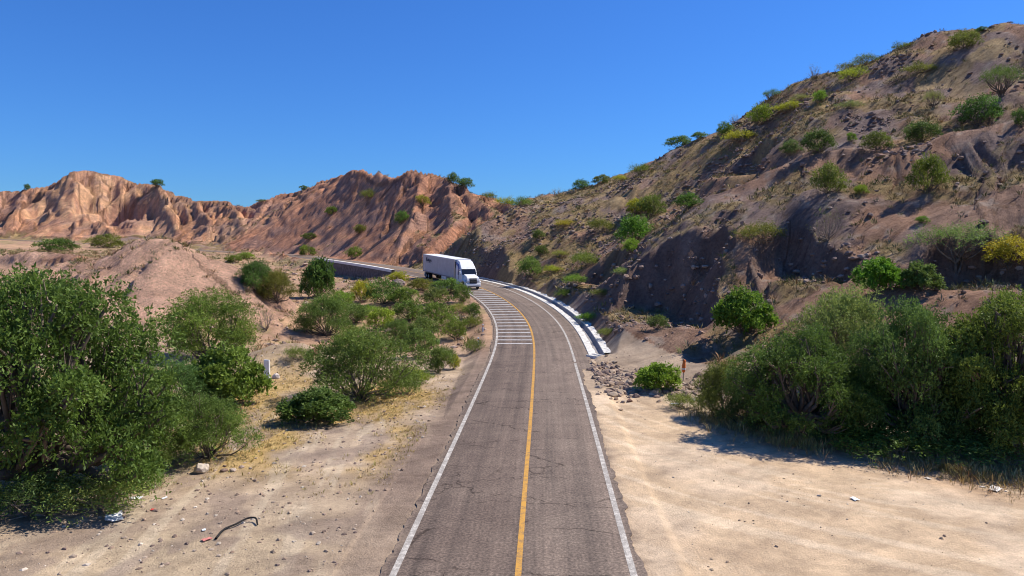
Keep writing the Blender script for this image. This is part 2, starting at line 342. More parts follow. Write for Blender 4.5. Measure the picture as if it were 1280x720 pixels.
# hillside
hm = ghill * (cl == 4)
hm = np.maximum(hm, (cl == 4) * .95)
hc = np.tile(np.array([.30, .195, .142]), (len(gx), 1))
hc = mixc(hc, (.25, .185, .16), sstep(.48, .6, n1))
hc = mixc(hc, (.34, .205, .135), sstep(.5, .6, fbm(gx / 10, gy / 10, 111, 4)) * .9)
hc = mixc(hc, (.30, .23, .105), sstep(.48, .6, fbm(gx / 6, gy / 6, 113, 4)) * sstep(1.1, .5, gsl) * .85)
hc = mixc(hc, (.30, .26, .22), sstep(.62, .7, n3) * .55)
hc = mixc(hc, (.23, .15, .115), sstep(.9, 1.3, gsl) * .7)
hc = mixc(hc, (.37, .27, .125), sstep(88, 110, gy) * sstep(.47, .56, n2) * .7)
col = col * (1 - hm[:, None]) + np.minimum(hc * 1.18, .8) * hm[:, None]
# badlands
bl = ((cl == 1) | (cl == 2) | (cl == 3)).astype(float)
bc = np.tile(np.array([.52, .275, .155]), (len(gx), 1))
bc = mixc(bc, (.55, .33, .19), sstep(.45, .6, n1))
bc[cl == 2] = mixc(bc[cl == 2], (.45, .215, .135), np.full((cl == 2).sum(), .6))
bc = mixc(bc, (.41, .215, .14), sstep(.5, .62, n2) * .7)
bc = mixc(bc, (.33, .21, .165), sstep(.5, .6, fbm(gx / 8, gz / 2.5, 121, 3)) * .6)
bc = mixc(bc, (.30, .225, .12), sstep(.55, .66, fbm(gx / 9, gy / 9, 123, 4)) * sstep(.75, .45, gsl) * (cl == 2) * .9)
bc = mixc(bc, (.58, .37, .26), (cl == 3) * .9 * sstep(.3, .5, n1))
col = col * (1 - bl[:, None]) + np.minimum(bc * 1.22, .8) * bl[:, None]
mid = (cl == 0) * sstep(55, 75, gy) * (gO < -4)
col = col * (1 - mid[:, None]) + mixc(mixc(np.tile(np.array([.37, .235, .155]), (len(gx), 1)), (.30, .225, .12), sstep(.47, .58, n2)), (.42, .27, .165), sstep(.55, .65, n1)) * mid[:, None]
col *= (0.85 + .3 * n3)[:, None]

# ------------------------------------------------------------------ materials
def new_mat(name):
    m = bpy.data.materials.new(name); m.use_nodes = True
    nt = m.node_tree; b = nt.nodes['Principled BSDF']; return m, nt, b
def N(nt, t, **k):
    n = nt.nodes.new(t)
    for a, v in k.items():
        if a.startswith('i_'):
            n.inputs[a[2:].replace('_', ' ')].default_value = v
        else: setattr(n, a, v)
    return n
def ramp(nt, src, pts):
    r = nt.nodes.new('ShaderNodeValToRGB'); nt.links.new(src, r.inputs[0])
    el = r.color_ramp.elements
    while len(el) < len(pts): el.new(0.5)
    for e, (p, c) in zip(el, pts):
        e.position = p; e.color = (*c, 1) if len(c) == 3 else c
    return r.outputs[0]
def mul(nt, a, b, f=1.0):
    m = nt.nodes.new('ShaderNodeMixRGB'); m.blend_type = 'MULTIPLY'; 
    if isinstance(f, (int, float)): m.inputs[0].default_value = f
    else: nt.links.new(f, m.inputs[0])
    nt.links.new(a, m.inputs[1]); nt.links.new(b, m.inputs[2]); return m.outputs[0]
def plain(name, rgb, rough=.8, spec=.3, metal=0, vary=.12, scale=6, bump=0):
    m, nt, b = new_mat(name)
    tc = N(nt, 'ShaderNodeTexCoord'); n = N(nt, 'ShaderNodeTexNoise', i_Scale=scale, i_Detail=6, i_Roughness=.65)
    nt.links.new(tc.outputs['Object'], n.inputs['Vector'])
    lo = tuple(max(0, c * (1 - vary * 1.6)) for c in rgb); hi = tuple(min(1, c * (1 + vary)) for c in rgb)
    nt.links.new(ramp(nt, n.outputs[0], [(.3, lo), (.65, hi)]), b.inputs['Base Color'])
    b.inputs['Roughness'].default_value = rough; b.inputs['Specular IOR Level'].default_value = spec; b.inputs['Metallic'].default_value = metal
    if bump:
        bp = N(nt, 'ShaderNodeBump', i_Strength=.7, i_Distance=bump); nt.links.new(n.outputs[0], bp.inputs['Height']); nt.links.new(bp.outputs[0], b.inputs['Normal'])
    return m

def N_map(nt, src, a, b_):
    mr = N(nt, 'ShaderNodeMapRange'); mr.inputs[1].default_value = a; mr.inputs[2].default_value = b_; nt.links.new(src, mr.inputs[0]); return mr.outputs[0]
def terrain_mat():
    m, nt, b = new_mat('terrain_soil')
    at = N(nt, 'ShaderNodeAttribute', attribute_name='Col'); geo = N(nt, 'ShaderNodeNewGeometry')
    ns = []
    for s, d in ((.45, 8), (3.2, 8), (14., 5)):
        n = N(nt, 'ShaderNodeTexNoise', i_Scale=s, i_Detail=d, i_Roughness=.68); nt.links.new(geo.outputs['Position'], n.inputs['Vector']); ns.append(n.outputs[0])
    c = mul(nt, at.outputs['Color'], ramp(nt, ns[0], [(.3, (.72, .70, .70)), (.7, (1.25, 1.22, 1.18))]))
    c = mul(nt, c, ramp(nt, ns[1], [(.32, (.72, .70, .69)), (.5, (1.05, 1.05, 1.05)), (.72, (1.3, 1.28, 1.26))]), at.outputs['Alpha'])
    ra = N(nt, 'ShaderNodeAttribute', attribute_name='rill'); rl = []
    for sx in ((1.1, .07, 1), (.42, .035, 1)):
        mp = N(nt, 'ShaderNodeMapping'); mp.inputs['Scale'].default_value = sx; nt.links.new(ra.outputs['Vector'], mp.inputs[0])
        n = N(nt, 'ShaderNodeTexNoise', i_Scale=1.0, i_Detail=5, i_Roughness=.6, i_Distortion=.35); nt.links.new(mp.outputs[0], n.inputs['Vector']); rl.append(n.outputs[0])
    c = mul(nt, c, ramp(nt, rl[0], [(.34, (.78, .74, .72)), (.5, (1.06, 1.05, 1.04)), (.68, (1.25, 1.23, 1.2))]), at.outputs['Alpha'])
    vor = N(nt, 'ShaderNodeTexVoronoi', i_Scale=5.5); nt.links.new(geo.outputs['Position'], vor.inputs['Vector'])
    c = mul(nt, c, ramp(nt, vor.outputs['Distance'], [(.0, (.72, .7, .7)), (.22, (1, 1, 1))]), at.outputs['Alpha'])
    c = mul(nt, c, ramp(nt, ns[2], [(.3, (.78, .78, .78)), (.68, (1.2, 1.2, 1.2))]), at.outputs['Alpha'])
    nt.links.new(c, b.inputs['Base Color'])
    b.inputs['Roughness'].default_value = .95; b.inputs['Specular IOR Level'].default_value = .1
    add = N(nt, 'ShaderNodeMath', operation='MULTIPLY_ADD'); nt.links.new(ns[1], add.inputs[0]); add.inputs[1].default_value = 1.0; nt.links.new(ns[2], add.inputs[2])
    ad2 = N(nt, 'ShaderNodeMath', operation='MULTIPLY_ADD'); nt.links.new(rl[0], ad2.inputs[0]); ad2.inputs[1].default_value = 2.2
    ad3 = N(nt, 'ShaderNodeMath', operation='MULTIPLY_ADD'); nt.links.new(rl[1], ad3.inputs[0]); ad3.inputs[1].default_value = 3.5; nt.links.new(add.outputs[0], ad3.inputs[2]); nt.links.new(ad3.outputs[0], ad2.inputs[2])
    bp0 = N(nt, 'ShaderNodeBump', i_Strength=.5, i_Distance=.2); nt.links.new(add.outputs[0], bp0.inputs['Height'])
    bp = N(nt, 'ShaderNodeBump', i_Distance=.45); nt.links.new(at.outputs['Alpha'], bp.inputs['Strength']); nt.links.new(ad2.outputs[0], bp.inputs['Height'])
    mxn = N(nt, 'ShaderNodeMix', data_type='VECTOR'); nt.links.new(N_map(nt, at.outputs['Alpha'], .5, .9), mxn.inputs[0]); nt.links.new(bp0.outputs[0], mxn.inputs[4]); nt.links.new(bp.outputs[0], mxn.inputs[5])
    nt.links.new(mxn.outputs[1], b.inputs['Normal'])
    return m
M_TER = terrain_mat()

galpha = np.where(cl == 0, .55, 1.0) * (1 - .25 * lot)
verts = np.stack([gx, gy, gz], 1)
fc = cl[q[:, 0]]
names = {0: ('ground', 'dry valley floor of dirt, gravel and yellow grass'), 1: ('badlands_hill', 'far eroded tan badlands hill with a cliff amphitheatre, at left'),
         2: ('badlands_hill', 'reddish ribbed badlands hill in the middle behind the truck'), 3: ('earth_mound', 'pale rounded mound with fine rills behind the left trees'),
         4: ('rocky_hillside', 'brown scrub covered hillside rising to the right')}
for c, (nm, lb) in names.items():
    f = q[fc == c]
    if c == 0:                                             # close the hole below the camera
        pass
    u, inv = np.unique(f, return_inverse=True)
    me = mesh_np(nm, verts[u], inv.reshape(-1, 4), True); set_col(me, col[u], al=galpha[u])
    ra = me.attributes.new('rill', 'FLOAT_VECTOR', 'POINT'); ra.data.foreach_set('vector', np.c_[grill[u], 0 * u].astype(np.float32).ravel())
    link(me, nm, M_TER, label=lb, kind='structure')

# ------------------------------------------------------------------ road, painted lines
def ribbon(s0, s1, o0, o1, dz, name, step=.5, n=1, skirt=0, edgej=0):
    ss = np.arange(s0, s1 + 1e-6, step) if s1 - s0 > step * 1.5 else np.array([s0, (s0 + s1) / 2, s1]); offs = np.linspace(o0, o1, n + 1)
    rows = [road_at(ss, o, dz) for o in offs]; oo = list(offs)
    if skirt: rows = [rows[0] - [0, 0, skirt]] + rows + [rows[-1] - [0, 0, skirt]]; oo = [o0] + oo + [o1]
    if edgej:
        for r_, q_ in ((0, 1), (1, 1), (-2, -1), (-1, -1)):
            jj = edgej * (1.3 * (fbm(ss / .5, ss * 0 + q_, 151, 4, .7) - .5) + .8 * (noise(ss / 3.3, ss * 0 + q_, 153) - .5)); rows[r_] = rows[r_] + np.c_[np.interp(ss, RS, RN[:, 0]) * jj, np.interp(ss, RS, RN[:, 1]) * jj, 0 * jj]
    V = np.stack(rows, 1); k = V.shape[1]; m = len(ss)
    idx = np.arange(m * k).reshape(m, k)
    F = np.stack([idx[:-1, :-1], idx[:-1, 1:], idx[1:, 1:], idx[1:, :-1]], -1).reshape(-1, 4)
    me = mesh_np(name, V.reshape(-1, 3), F, False)
    uv = me.attributes.new('st', 'FLOAT_VECTOR', 'POINT')
    U = np.stack([np.repeat(ss, k), np.tile(oo, m), np.zeros(m * k)], 1)
    uv.data.foreach_set('vector', U.astype(np.float32).ravel())
    return me
def asphalt_mat(sandy=1.0):
    m, nt, b = new_mat('worn_asphalt')
    st = N(nt, 'ShaderNodeAttribute', attribute_name='st'); sp = N(nt, 'ShaderNodeSeparateXYZ'); nt.links.new(st.outputs['Vector'], sp.inputs[0])
    geo = N(nt, 'ShaderNodeNewGeometry')
    def nz(scale, det, vec=None, sx=None):
        n = N(nt, 'ShaderNodeTexNoise', i_Scale=scale, i_Detail=det, i_Roughness=.7)
        if sx:
            mp = N(nt, 'ShaderNodeMapping'); mp.inputs['Scale'].default_value = sx; nt.links.new(st.outputs['Vector'], mp.inputs[0]); nt.links.new(mp.outputs[0], n.inputs['Vector'])
        else: nt.links.new(geo.outputs['Position'], n.inputs['Vector'])
        return n.outputs[0]
    spk = nz(11, 6); big = nz(.35, 6); streak = nz(1, 4, sx=(.03, 1.6, 1)); patch = nz(1.6, 6)
    base = ramp(nt, big, [(.3, (.112, .083, .066)), (.7, (.158, .120, .094))])
    base = mul(nt, base, ramp(nt, streak, [(.3, (.70, .70, .71)), (.68, (1.32, 1.29, 1.26))]))
    base = mul(nt, base, ramp(nt, spk, [(.3, (.45, .45, .45)), (.5, (1, 1, 1)), (.7, (1.9, 1.85, 1.8))]))
    base = mul(nt, base, ramp(nt, patch, [(.3, (.86, .85, .85)), (.7, (1.12, 1.12, 1.1))]))
    # right lane a little paler and dustier
    mr = N(nt, 'ShaderNodeMapRange'); mr.inputs[1].default_value = -.6; mr.inputs[2].default_value = 1.2; nt.links.new(sp.outputs[1], mr.inputs[0])
    mx = N(nt, 'ShaderNodeMixRGB', blend_type='MIX'); nt.links.new(mr.outputs[0], mx.inputs[0]); nt.links.new(base, mx.inputs[1])
    pal = N(nt, 'ShaderNodeMixRGB', blend_type='MULTIPLY'); pal.inputs[0].default_value = 1; nt.links.new(base, pal.inputs[1]); pal.inputs[2].default_value = (1.3, 1.33, 1.32, 1)
    nt.links.new(pal.outputs[0], mx.inputs[2])
    # sand blown over both edges
    ab = N(nt, 'ShaderNodeMath', operation='ABSOLUTE'); nt.links.new(sp.outputs[1], ab.inputs[0])
    ad = N(nt, 'ShaderNodeMath', operation='MULTIPLY_ADD'); nt.links.new(patch, ad.inputs[0]); ad.inputs[1].default_value = 1.6; nt.links.new(ab.outputs[0], ad.inputs[2])
    sand = ramp(nt, N_map(nt, ad.outputs[0], 4.45, 5.5), [(0, (0, 0, 0)), (1, (sandy,) * 3)])
    m2 = N(nt, 'ShaderNodeMixRGB'); nt.links.new(sand, m2.inputs[0]); nt.links.new(mx.outputs[0], m2.inputs[1]); m2.inputs[2].default_value = (.34, .25, .165, 1)
    # cracks: distorted lines across and along
    d = N(nt, 'ShaderNodeTexNoise', i_Scale=1.4, i_Detail=5); nt.links.new(st.outputs['Vector'], d.inputs['Vector'])
    vv = N(nt, 'ShaderNodeMixRGB', blend_type='ADD'); vv.inputs[0].default_value = .55; nt.links.new(st.outputs['Vector'], vv.inputs[1]); nt.links.new(d.outputs[1], vv.inputs[2])
    mp = N(nt, 'ShaderNodeMapping'); mp.inputs['Scale'].default_value = (.42, .11, 1); nt.links.new(vv.outputs[0], mp.inputs[0])
    vo = N(nt, 'ShaderNodeTexVoronoi', feature='DISTANCE_TO_EDGE', i_Scale=1.0); nt.links.new(mp.outputs[0], vo.inputs['Vector'])
    ck = ramp(nt, vo.outputs['Distance'], [(.0, (.32, .30, .29)), (.016, (1, 1, 1))])
    gate = nz(.5, 3)
    gm = N(nt, 'ShaderNodeMixRGB', blend_type='MIX'); nt.links.new(ramp(nt, gate, [(.43, (0, 0, 0)), (.52, (1, 1, 1))]), gm.inputs[0]); gm.inputs[1].default_value = (1, 1, 1, 1); nt.links.new(ck, gm.inputs[2])
    c = mul(nt, m2.outputs[0], gm.outputs[0])
    nt.links.new(c, b.inputs['Base Color']); b.inputs['Roughness'].default_value = .9; b.inputs['Specular IOR Level'].default_value = .2
    bp = N(nt, 'ShaderNodeBump', i_Strength=.35, i_Distance=.02); nt.links.new(spk, bp.inputs['Height']); nt.links.new(bp.outputs[0], b.inputs['Normal'])
    return m
M_ASPH = asphalt_mat(); M_ASPH2 = asphalt_mat(.12)
def paint_mat(name, rgb, wear):
    m, nt, b = new_mat(name); geo = N(nt, 'ShaderNodeNewGeometry')
    n = N(nt, 'ShaderNodeTexNoise', i_Scale=3.0, i_Detail=10, i_Roughness=.75); nt.links.new(geo.outputs['Position'], n.inputs['Vector'])
    n2 = N(nt, 'ShaderNodeTexNoise', i_Scale=22.0, i_Detail=4, i_Roughness=.7); nt.links.new(geo.outputs['Position'], n2.inputs['Vector'])
    ad = N(nt, 'ShaderNodeMath', operation='MULTIPLY_ADD'); nt.links.new(n2.outputs[0], ad.inputs[0]); ad.inputs[1].default_value = .45; nt.links.new(n.outputs[0], ad.inputs[2])
    c = ramp(nt, ad.outputs[0], [(wear - .05, tuple(.4 * x + .6 * y for x, y in zip(rgb, (.13, .105, .09)))), (wear + .1, rgb)])
    nt.links.new(c, b.inputs['Base Color']); b.inputs['Roughness'].default_value = .75; b.inputs['Specular IOR Level'].default_value = .2
    return m
M_WHITE_L = paint_mat('white_line_paint', (.60, .55, .47), .74)
M_YEL_L = paint_mat('yellow_line_paint', (.56, .29, .055), .66)
M_HATCH = paint_mat('white_hatch_paint', (.52, .50, .47), .64)

SEND = RS[-1] - 2
road = link(ribbon(2, SEND, -3.88, 3.58, 0, 'road', .22, 8, .45, .24), 'road', M_ASPH, label='worn two lane asphalt road curving left up the valley', kind='structure')
# the right shoulder of the bend widens to the gutter
link(ribbon(S_G0 - 6, S_G1, 3.1, 4.65, -.02, 'paved_shoulder', .6, 2, .3), 'paved_shoulder', M_ASPH2, road)
link(ribbon(3, SEND, -3.62, -3.42, .005, 'edge_line', .6), 'edge_line', M_WHITE_L, road)
link(ribbon(3, s_of_y(57.0), 3.16, 3.36, .005, 'edge_line', .6), 'edge_line', M_WHITE_L, road)
link(ribbon(s_of_y(57.5), SEND, 3.2, 3.38, .005, 'edge_line', .6), 'edge_line', M_WHITE_L, road)
link(ribbon(3, SEND, -.09, .09, .005, 'centre_line', .6), 'centre_line', M_YEL_L, road)
sb = s_of_y(66.3)
for k in range(28):
    s0 = sb + 1.95 * k
    link(ribbon(s0, s0 + .42, -3.38, -.14, .006, 'hatch_bar', .2, 4), 'hatch_bar', M_HATCH, road)

# ------------------------------------------------------------------ concrete gutter beside the bend
M_CONC_W = paint_mat('limewashed_concrete', (.74, .70, .62), .66)
M_CONC = plain('grey_concrete', (.30, .275, .255), .9, .2, vary=.2, scale=2.5, bump=.02)
gut = bpy.data.objects.new('concrete_gutter', None); COL.objects.link(gut)
tag(gut, 'whitewashed concrete gutter along the right side of the bend', 'gutter')
def strip(s0, s1, prof, name, mat, step=.45, jit=0, seed=0, parent=None):
    """prof: list of (offset, height); jit roughens the outer edge"""
    ss = np.arange(s0, s1, step); rr = np.random.default_rng(seed)
    jn = fbm(ss / 1.1, ss * 0 + seed, 131 + seed, 4) - .5 + .35 * (noise(ss / 6, ss * 0, seed + 9) - .5)
    rows = []
    for i, (o, h) in enumerate(prof):
        w = jit * jn * 2 * (i >= len(prof) - 2) if jit else 0 * ss
        rows.append(road_at_v(ss, o + w, h + 0.55 * w * (jit > .3)))
    V = np.stack(rows, 1); k = V.shape[1]; m = len(ss); idx = np.arange(m * k).reshape(m, k)
    F = np.stack([idx[:-1, :-1], idx[:-1, 1:], idx[1:, 1:], idx[1:, :-1]], -1).reshape(-1, 4)
    return link(mesh_np(name, V.reshape(-1, 3), F, False), name, mat, parent)
def road_at_v(s, off, dz):
    c = [np.interp(s, RS, RC[:, j]) for j in range(3)]; n = [np.interp(s, RS, RN[:, j]) for j in range(2)]
    return np.stack([c[0] + n[0] * off, c[1] + n[1] * off, c[2] + dz], -1)
strip(S_G0, S_G1, [(4.62, -.3), (4.62, .03), (4.66, .045), (5.28, .03), (5.30, -.3)], 'inner_lip', M_CONC_W, step=.25, jit=.10, seed=1, parent=gut)
strip(S_G0, S_G1, [(5.24, -.02), (5.42, -.22), (5.75, -.22), (5.95, .12)], 'channel', M_CONC, parent=gut)
strip(S_G0 + .5, S_G1, [(5.9, -.1), (5.93, .17), (6.15, .17), (6.75, .26), (6.8, -.05)], 'outer_apron', M_CONC_W, step=.2, jit=.42, seed=4, parent=gut)
# outlet chute turning off to the right
oc = road_at(S_G0, 5.3)
def chute():
    P = np.array([oc + [-.6, .3, .0], oc + [.35, -.6, -.02], oc + [1.3, -1.3, -.05], oc + [2.6, -2.0, -.1], oc + [4.2, -2.7, -.12]])
    prof = [(-.55, -.2), (-.5, .1), (-.32, .1), (-.2, -.06), (.2, -.06), (.32, .1), (.5, .1), (.55, -.2)]
    Q = catmull(P, .4); T = np.gradient(Q[:, :2], axis=0); T /= np.linalg.norm(T, axis=1)[:, None]; Nn = np.stack([T[:, 1], -T[:, 0]], 1)
    V = np.stack([np.c_[Q[:, :2] - Nn * o, Q[:, 2] + h] for o, h in prof], 1); k = len(prof); m = len(Q); idx = np.arange(m * k).reshape(m, k)
    F = np.stack([idx[:-1, :-1], idx[:-1, 1:], idx[1:, 1:], idx[1:, :-1]], -1).reshape(-1, 4)
    link(mesh_np('outlet_chute', V.reshape(-1, 3), F), 'outlet_chute', M_CONC_W, gut)
chute()

# ------------------------------------------------------------------ retaining wall with white coping under the far road
M_STONE = plain('dark_stone_masonry', (.16, .125, .11), .95, .15, vary=.35, scale=1.6, bump=.08)
wall = bpy.data.objects.new('retaining_wall', None); COL.objects.link(wall)
tag(wall, 'dark stone retaining wall with white coping carrying the far road', 'wall')
strip(S_W0, S_W1, [(-4.4, -4.8), (-4.4, .05), (-4.95, .05), (-5.35, -4.8)][::-1], 'masonry', M_STONE, 1.0, parent=wall)
strip(S_W0 - .4, S_W1, [(-4.3, -.1), (-4.3, .62), (-5.02, .62), (-5.02, .12), (-4.9, .12)][::-1], 'coping', plain('white_coping', (.72, .68, .62), .85, .2), 1.0, parent=wall)

# ------------------------------------------------------------------ tubes, boxes, lofts
def tube(path, radii, n=5):
    path = np.asarray(path, float); radii = np.asarray(radii, float); m = len(path)
    T = np.gradient(path, axis=0); T /= np.linalg.norm(T, axis=1)[:, None] + 1e-9
    ref = np.array([0.31, 0.77, 0.55]); A_ = np.cross(T, ref); A_ /= np.linalg.norm(A_, axis=1)[:, None] + 1e-9; B_ = np.cross(T, A_)
    th = np.linspace(0, 2 * math.pi, n, endpoint=False)
    V = path[:, None] + radii[:, None, None] * (np.cos(th)[None, :, None] * A_[:, None] + np.sin(th)[None, :, None] * B_[:, None])
    idx = np.arange(m * n).reshape(m, n)
    F = np.stack([idx[:-1], np.roll(idx[:-1], -1, 1), np.roll(idx[1:], -1, 1), idx[1:]], -1).reshape(-1, 4)
    return V.reshape(-1, 3), F
def join(parts):
    V = []; F = []; k = 0
    for v, f in parts: V.append(v); F.append(np.asarray(f) + k); k += len(v)
    return np.vstack(V), np.vstack(F)

# ------------------------------------------------------------------ plants
def leaf_mat(name, dark, light, trans=.25):
    m, nt, b = new_mat(name); out = nt.nodes['Material Output']
    at = N(nt, 'ShaderNodeAttribute', attribute_name='lv'); oi = N(nt, 'ShaderNodeObjectInfo')
    c = ramp(nt, at.outputs['Fac'], [(0, dark), (.75, light), (1, tuple(min(1, x * 1.35) for x in light))])
    c = mul(nt, c, oi.outputs['Color'])
    b.inputs['Roughness'].default_value = .6; b.inputs['Specular IOR Level'].default_value = .25
    nt.links.new(c, b.inputs['Base Color'])
    tr = N(nt, 'ShaderNodeBsdfTranslucent'); nt.links.new(c, tr.inputs['Color'])
    mx = N(nt, 'ShaderNodeMixShader'); mx.inputs[0].default_value = trans
    nt.links.new(b.outputs[0], mx.inputs[1]); nt.links.new(tr.outputs[0], mx.inputs[2]); nt.links.new(mx.outputs[0], out.inputs[0])
    return m
M_LEAF = leaf_mat('leaves', (.070, .105, .022), (.205, .270, .062), .38)
M_BARK = plain('bark', (.17, .13, .10), .95, .1, vary=.35, scale=9, bump=.02)
M_TWIG = plain('dry_twigs', (.30, .235, .18), .95, .1, vary=.3, scale=9)

def plant_mesh(name, seed, n_cl, n_spray, n_leaf, leaf, aspect=.42, cl_r=.42, droop=.1, shape='round', up=.5, spr=.22, bark=M_BARK, n_stem=6, trunk=0.0, stem_r=.022):
    """unit plant: radius about 1, height about 1. returns (foliage mesh, stem mesh)"""
    g = np.random.default_rng(seed)
    cs = []
    for i in range(n_cl):
        a = 2.399 * i + g.uniform(-.5, .5); f = (i + .5) / n_cl
        if shape == 'round':
            se = 1 - f * 1.30; ce = math.sqrt(max(0, 1 - se * se)); rr = g.uniform(.42, .92)
            c = [rr * ce * math.cos(a), rr * ce * math.sin(a), max(.12, .34 + .50 * se * g.uniform(.8, 1.12))]
        elif shape == 'umbrella': rr = math.sqrt(f) * .85; c = [rr * math.cos(a), rr * math.sin(a), .72 - .30 * rr ** 2 + g.uniform(-.12, .1)]
        elif shape == 'low': rr = math.sqrt(f) * .8; c = [rr * math.cos(a), rr * math.sin(a), .38 + g.uniform(-.15, .15) - .15 * rr]
        else: rr = math.sqrt(f) * .55; c = [rr * math.cos(a), rr * math.sin(a), .25 + .6 * g.uniform(0, 1)]
        cs.append(c)
    cs = np.array(cs); crs = cl_r * g.uniform(.5, 1.2, n_cl)
    ci = g.integers(0, n_cl, n_spray)
    dv = g.normal(size=(n_spray, 3)); dv /= np.linalg.norm(dv, axis=1)[:, None]; dv[:, 2] = np.where(dv[:, 2] < -.35, -dv[:, 2] * .5, dv[:, 2])
    rad = crs[ci] * g.uniform(.25, 1, n_spray) ** .45
    base = cs[ci] + dv * rad[:, None] * np.array([1, 1, .62])
    base[:, 2] = np.maximum(base[:, 2], .03)
    d = dv * 1.0 + np.array([0, 0, up]) + g.normal(size=(n_spray, 3)) * .45; d /= np.linalg.norm(d, axis=1)[:, None]
    L = spr * g.uniform(.5, 1.25, n_spray)
    tt = (np.arange(n_leaf) + .6) / n_leaf
    p = base[:, None] + d[:, None] * (L[:, None] * tt[None])[..., None]; p[..., 2] -= droop * L[:, None] * tt[None] ** 2 * 2
    side = np.cross(d, g.normal(size=(n_spray, 3))); side /= np.linalg.norm(side, axis=1)[:, None] + 1e-9
    sgn = np.where(np.arange(n_leaf) % 2 == 0, 1, -1)[None, :, None]
    ld = side[:, None] * sgn * .9 + d[:, None] * .55 + g.normal(size=p.shape) * .45; ld[..., 2] *= .55; ld /= np.linalg.norm(ld, axis=2)[..., None]
    nrm = np.cross(ld, g.normal(size=p.shape) * .8 + np.array([0, 0, .9])); nrm /= np.linalg.norm(nrm, axis=2)[..., None] + 1e-9
    ll = leaf * g.uniform(.6, 1.35, p.shape[:2])[..., None]; w = nrm * ll * aspect * .5
    v = np.stack([p, p + ld * ll * .45 + w, p + ld * ll, p + ld * ll * .45 - w], 2).reshape(-1, 3)
    F = np.arange(len(v)).reshape(-1, 4)
    me = mesh_np(name + '_foliage', v, F)
    # lv: leaf by leaf and clump by clump difference of leaf age, not of light
    val = np.clip(.45 + .16 * g.normal(size=p.shape[:2]) + (g.uniform(-.22, .22, n_cl)[ci])[:, None] + g.uniform(-.1, .1, n_spray)[:, None], 0, 1)
    at = me.attributes.new('lv', 'FLOAT', 'POINT'); at.data.foreach_set('value', np.repeat(val.ravel(), 4).astype(np.float32))
    me.materials.append(M_LEAF)
    parts = []
    st = [np.array([g.uniform(-.04, .04), g.uniform(-.04, .04), -.06]) for _ in range(max(1, n_stem))]
    hub = [np.array([g.uniform(-.12, .12), g.uniform(-.12, .12), trunk + .02]) for _ in st]
    for i in range(n_cl):
        k = i % len(st); c = cs[i]; a = st[k]; h = hub[k]
        m1 = h * .45 + c * .55 + np.r_[g.normal(size=2) * .07, -.06]
        pts = catmull(np.array([a, h if trunk > 0 else a * .6 + c * .2 + [0, 0, .08], m1, c]), .12)
        parts.append(tube(pts, np.linspace(stem_r * (1.6 if trunk else 1), stem_r * .25, len(pts)), 5))
        for j in range(5):
            dd = g.normal(size=3); dd /= np.linalg.norm(dd); dd[2] = abs(dd[2]) * .7
            q2 = c + dd * crs[i] * g.uniform(.6, 1.0); q1 = pts[int(len(pts) * g.uniform(.5, .95))]
            mm = (q1 + q2) / 2 + g.normal(size=3) * .03
            parts.append(tube(np.array([q1, mm, q2]), [stem_r * .35, stem_r * .25, stem_r * .1], 3))
    V, F = join(parts); sm = mesh_np(name + '_stem', V, F, True); sm.materials.append(bark)
    return me, sm

KINDS = {}
def kind(name, n, **k): KINDS[name] = [plant_mesh(name, 100 * i + hash_s(name), **k) for i in range(n)]
def hash_s(t): return sum(ord(c) * (i + 1) for i, c in enumerate(t)) % 997
kind('tree', 3, n_cl=62, n_spray=9000, n_leaf=9, leaf=.024, aspect=.42, cl_r=.205, shape='round', spr=.085, n_stem=2, trunk=.2, stem_r=.028, droop=.25, up=.25)
kind('feather', 3, n_cl=24, n_spray=3600, n_leaf=9, leaf=.040, aspect=.32, cl_r=.34, shape='round', spr=.2, n_stem=6, droop=.25, up=.45)
kind('broad', 2, n_cl=18, n_spray=1800, n_leaf=6, leaf=.085, aspect=.55, cl_r=.34, shape='round', spr=.15, n_stem=5, up=.4)
kind('airy', 3, n_cl=16, n_spray=800, n_leaf=8, leaf=.045, aspect=.32, cl_r=.34, shape='umbrella', spr=.22, n_stem=4, trunk=.15, up=.5, stem_r=.024)
kind('bush', 5, n_cl=14, n_spray=1000, n_leaf=6, leaf=.075, aspect=.45, cl_r=.40, shape='round', spr=.2, n_stem=5, up=.5)
kind('scrub', 4, n_cl=14, n_spray=700, n_leaf=6, leaf=.075, aspect=.3, cl_r=.34, shape='low', spr=.3, n_stem=6, up=.9, bark=M_TWIG)
kind('bare', 2, n_cl=12, n_spray=60, n_leaf=4, leaf=.06, aspect=.3, cl_r=.42, shape='upright', spr=.3, n_stem=5, up=.9, bark=M_TWIG, stem_r=.026)

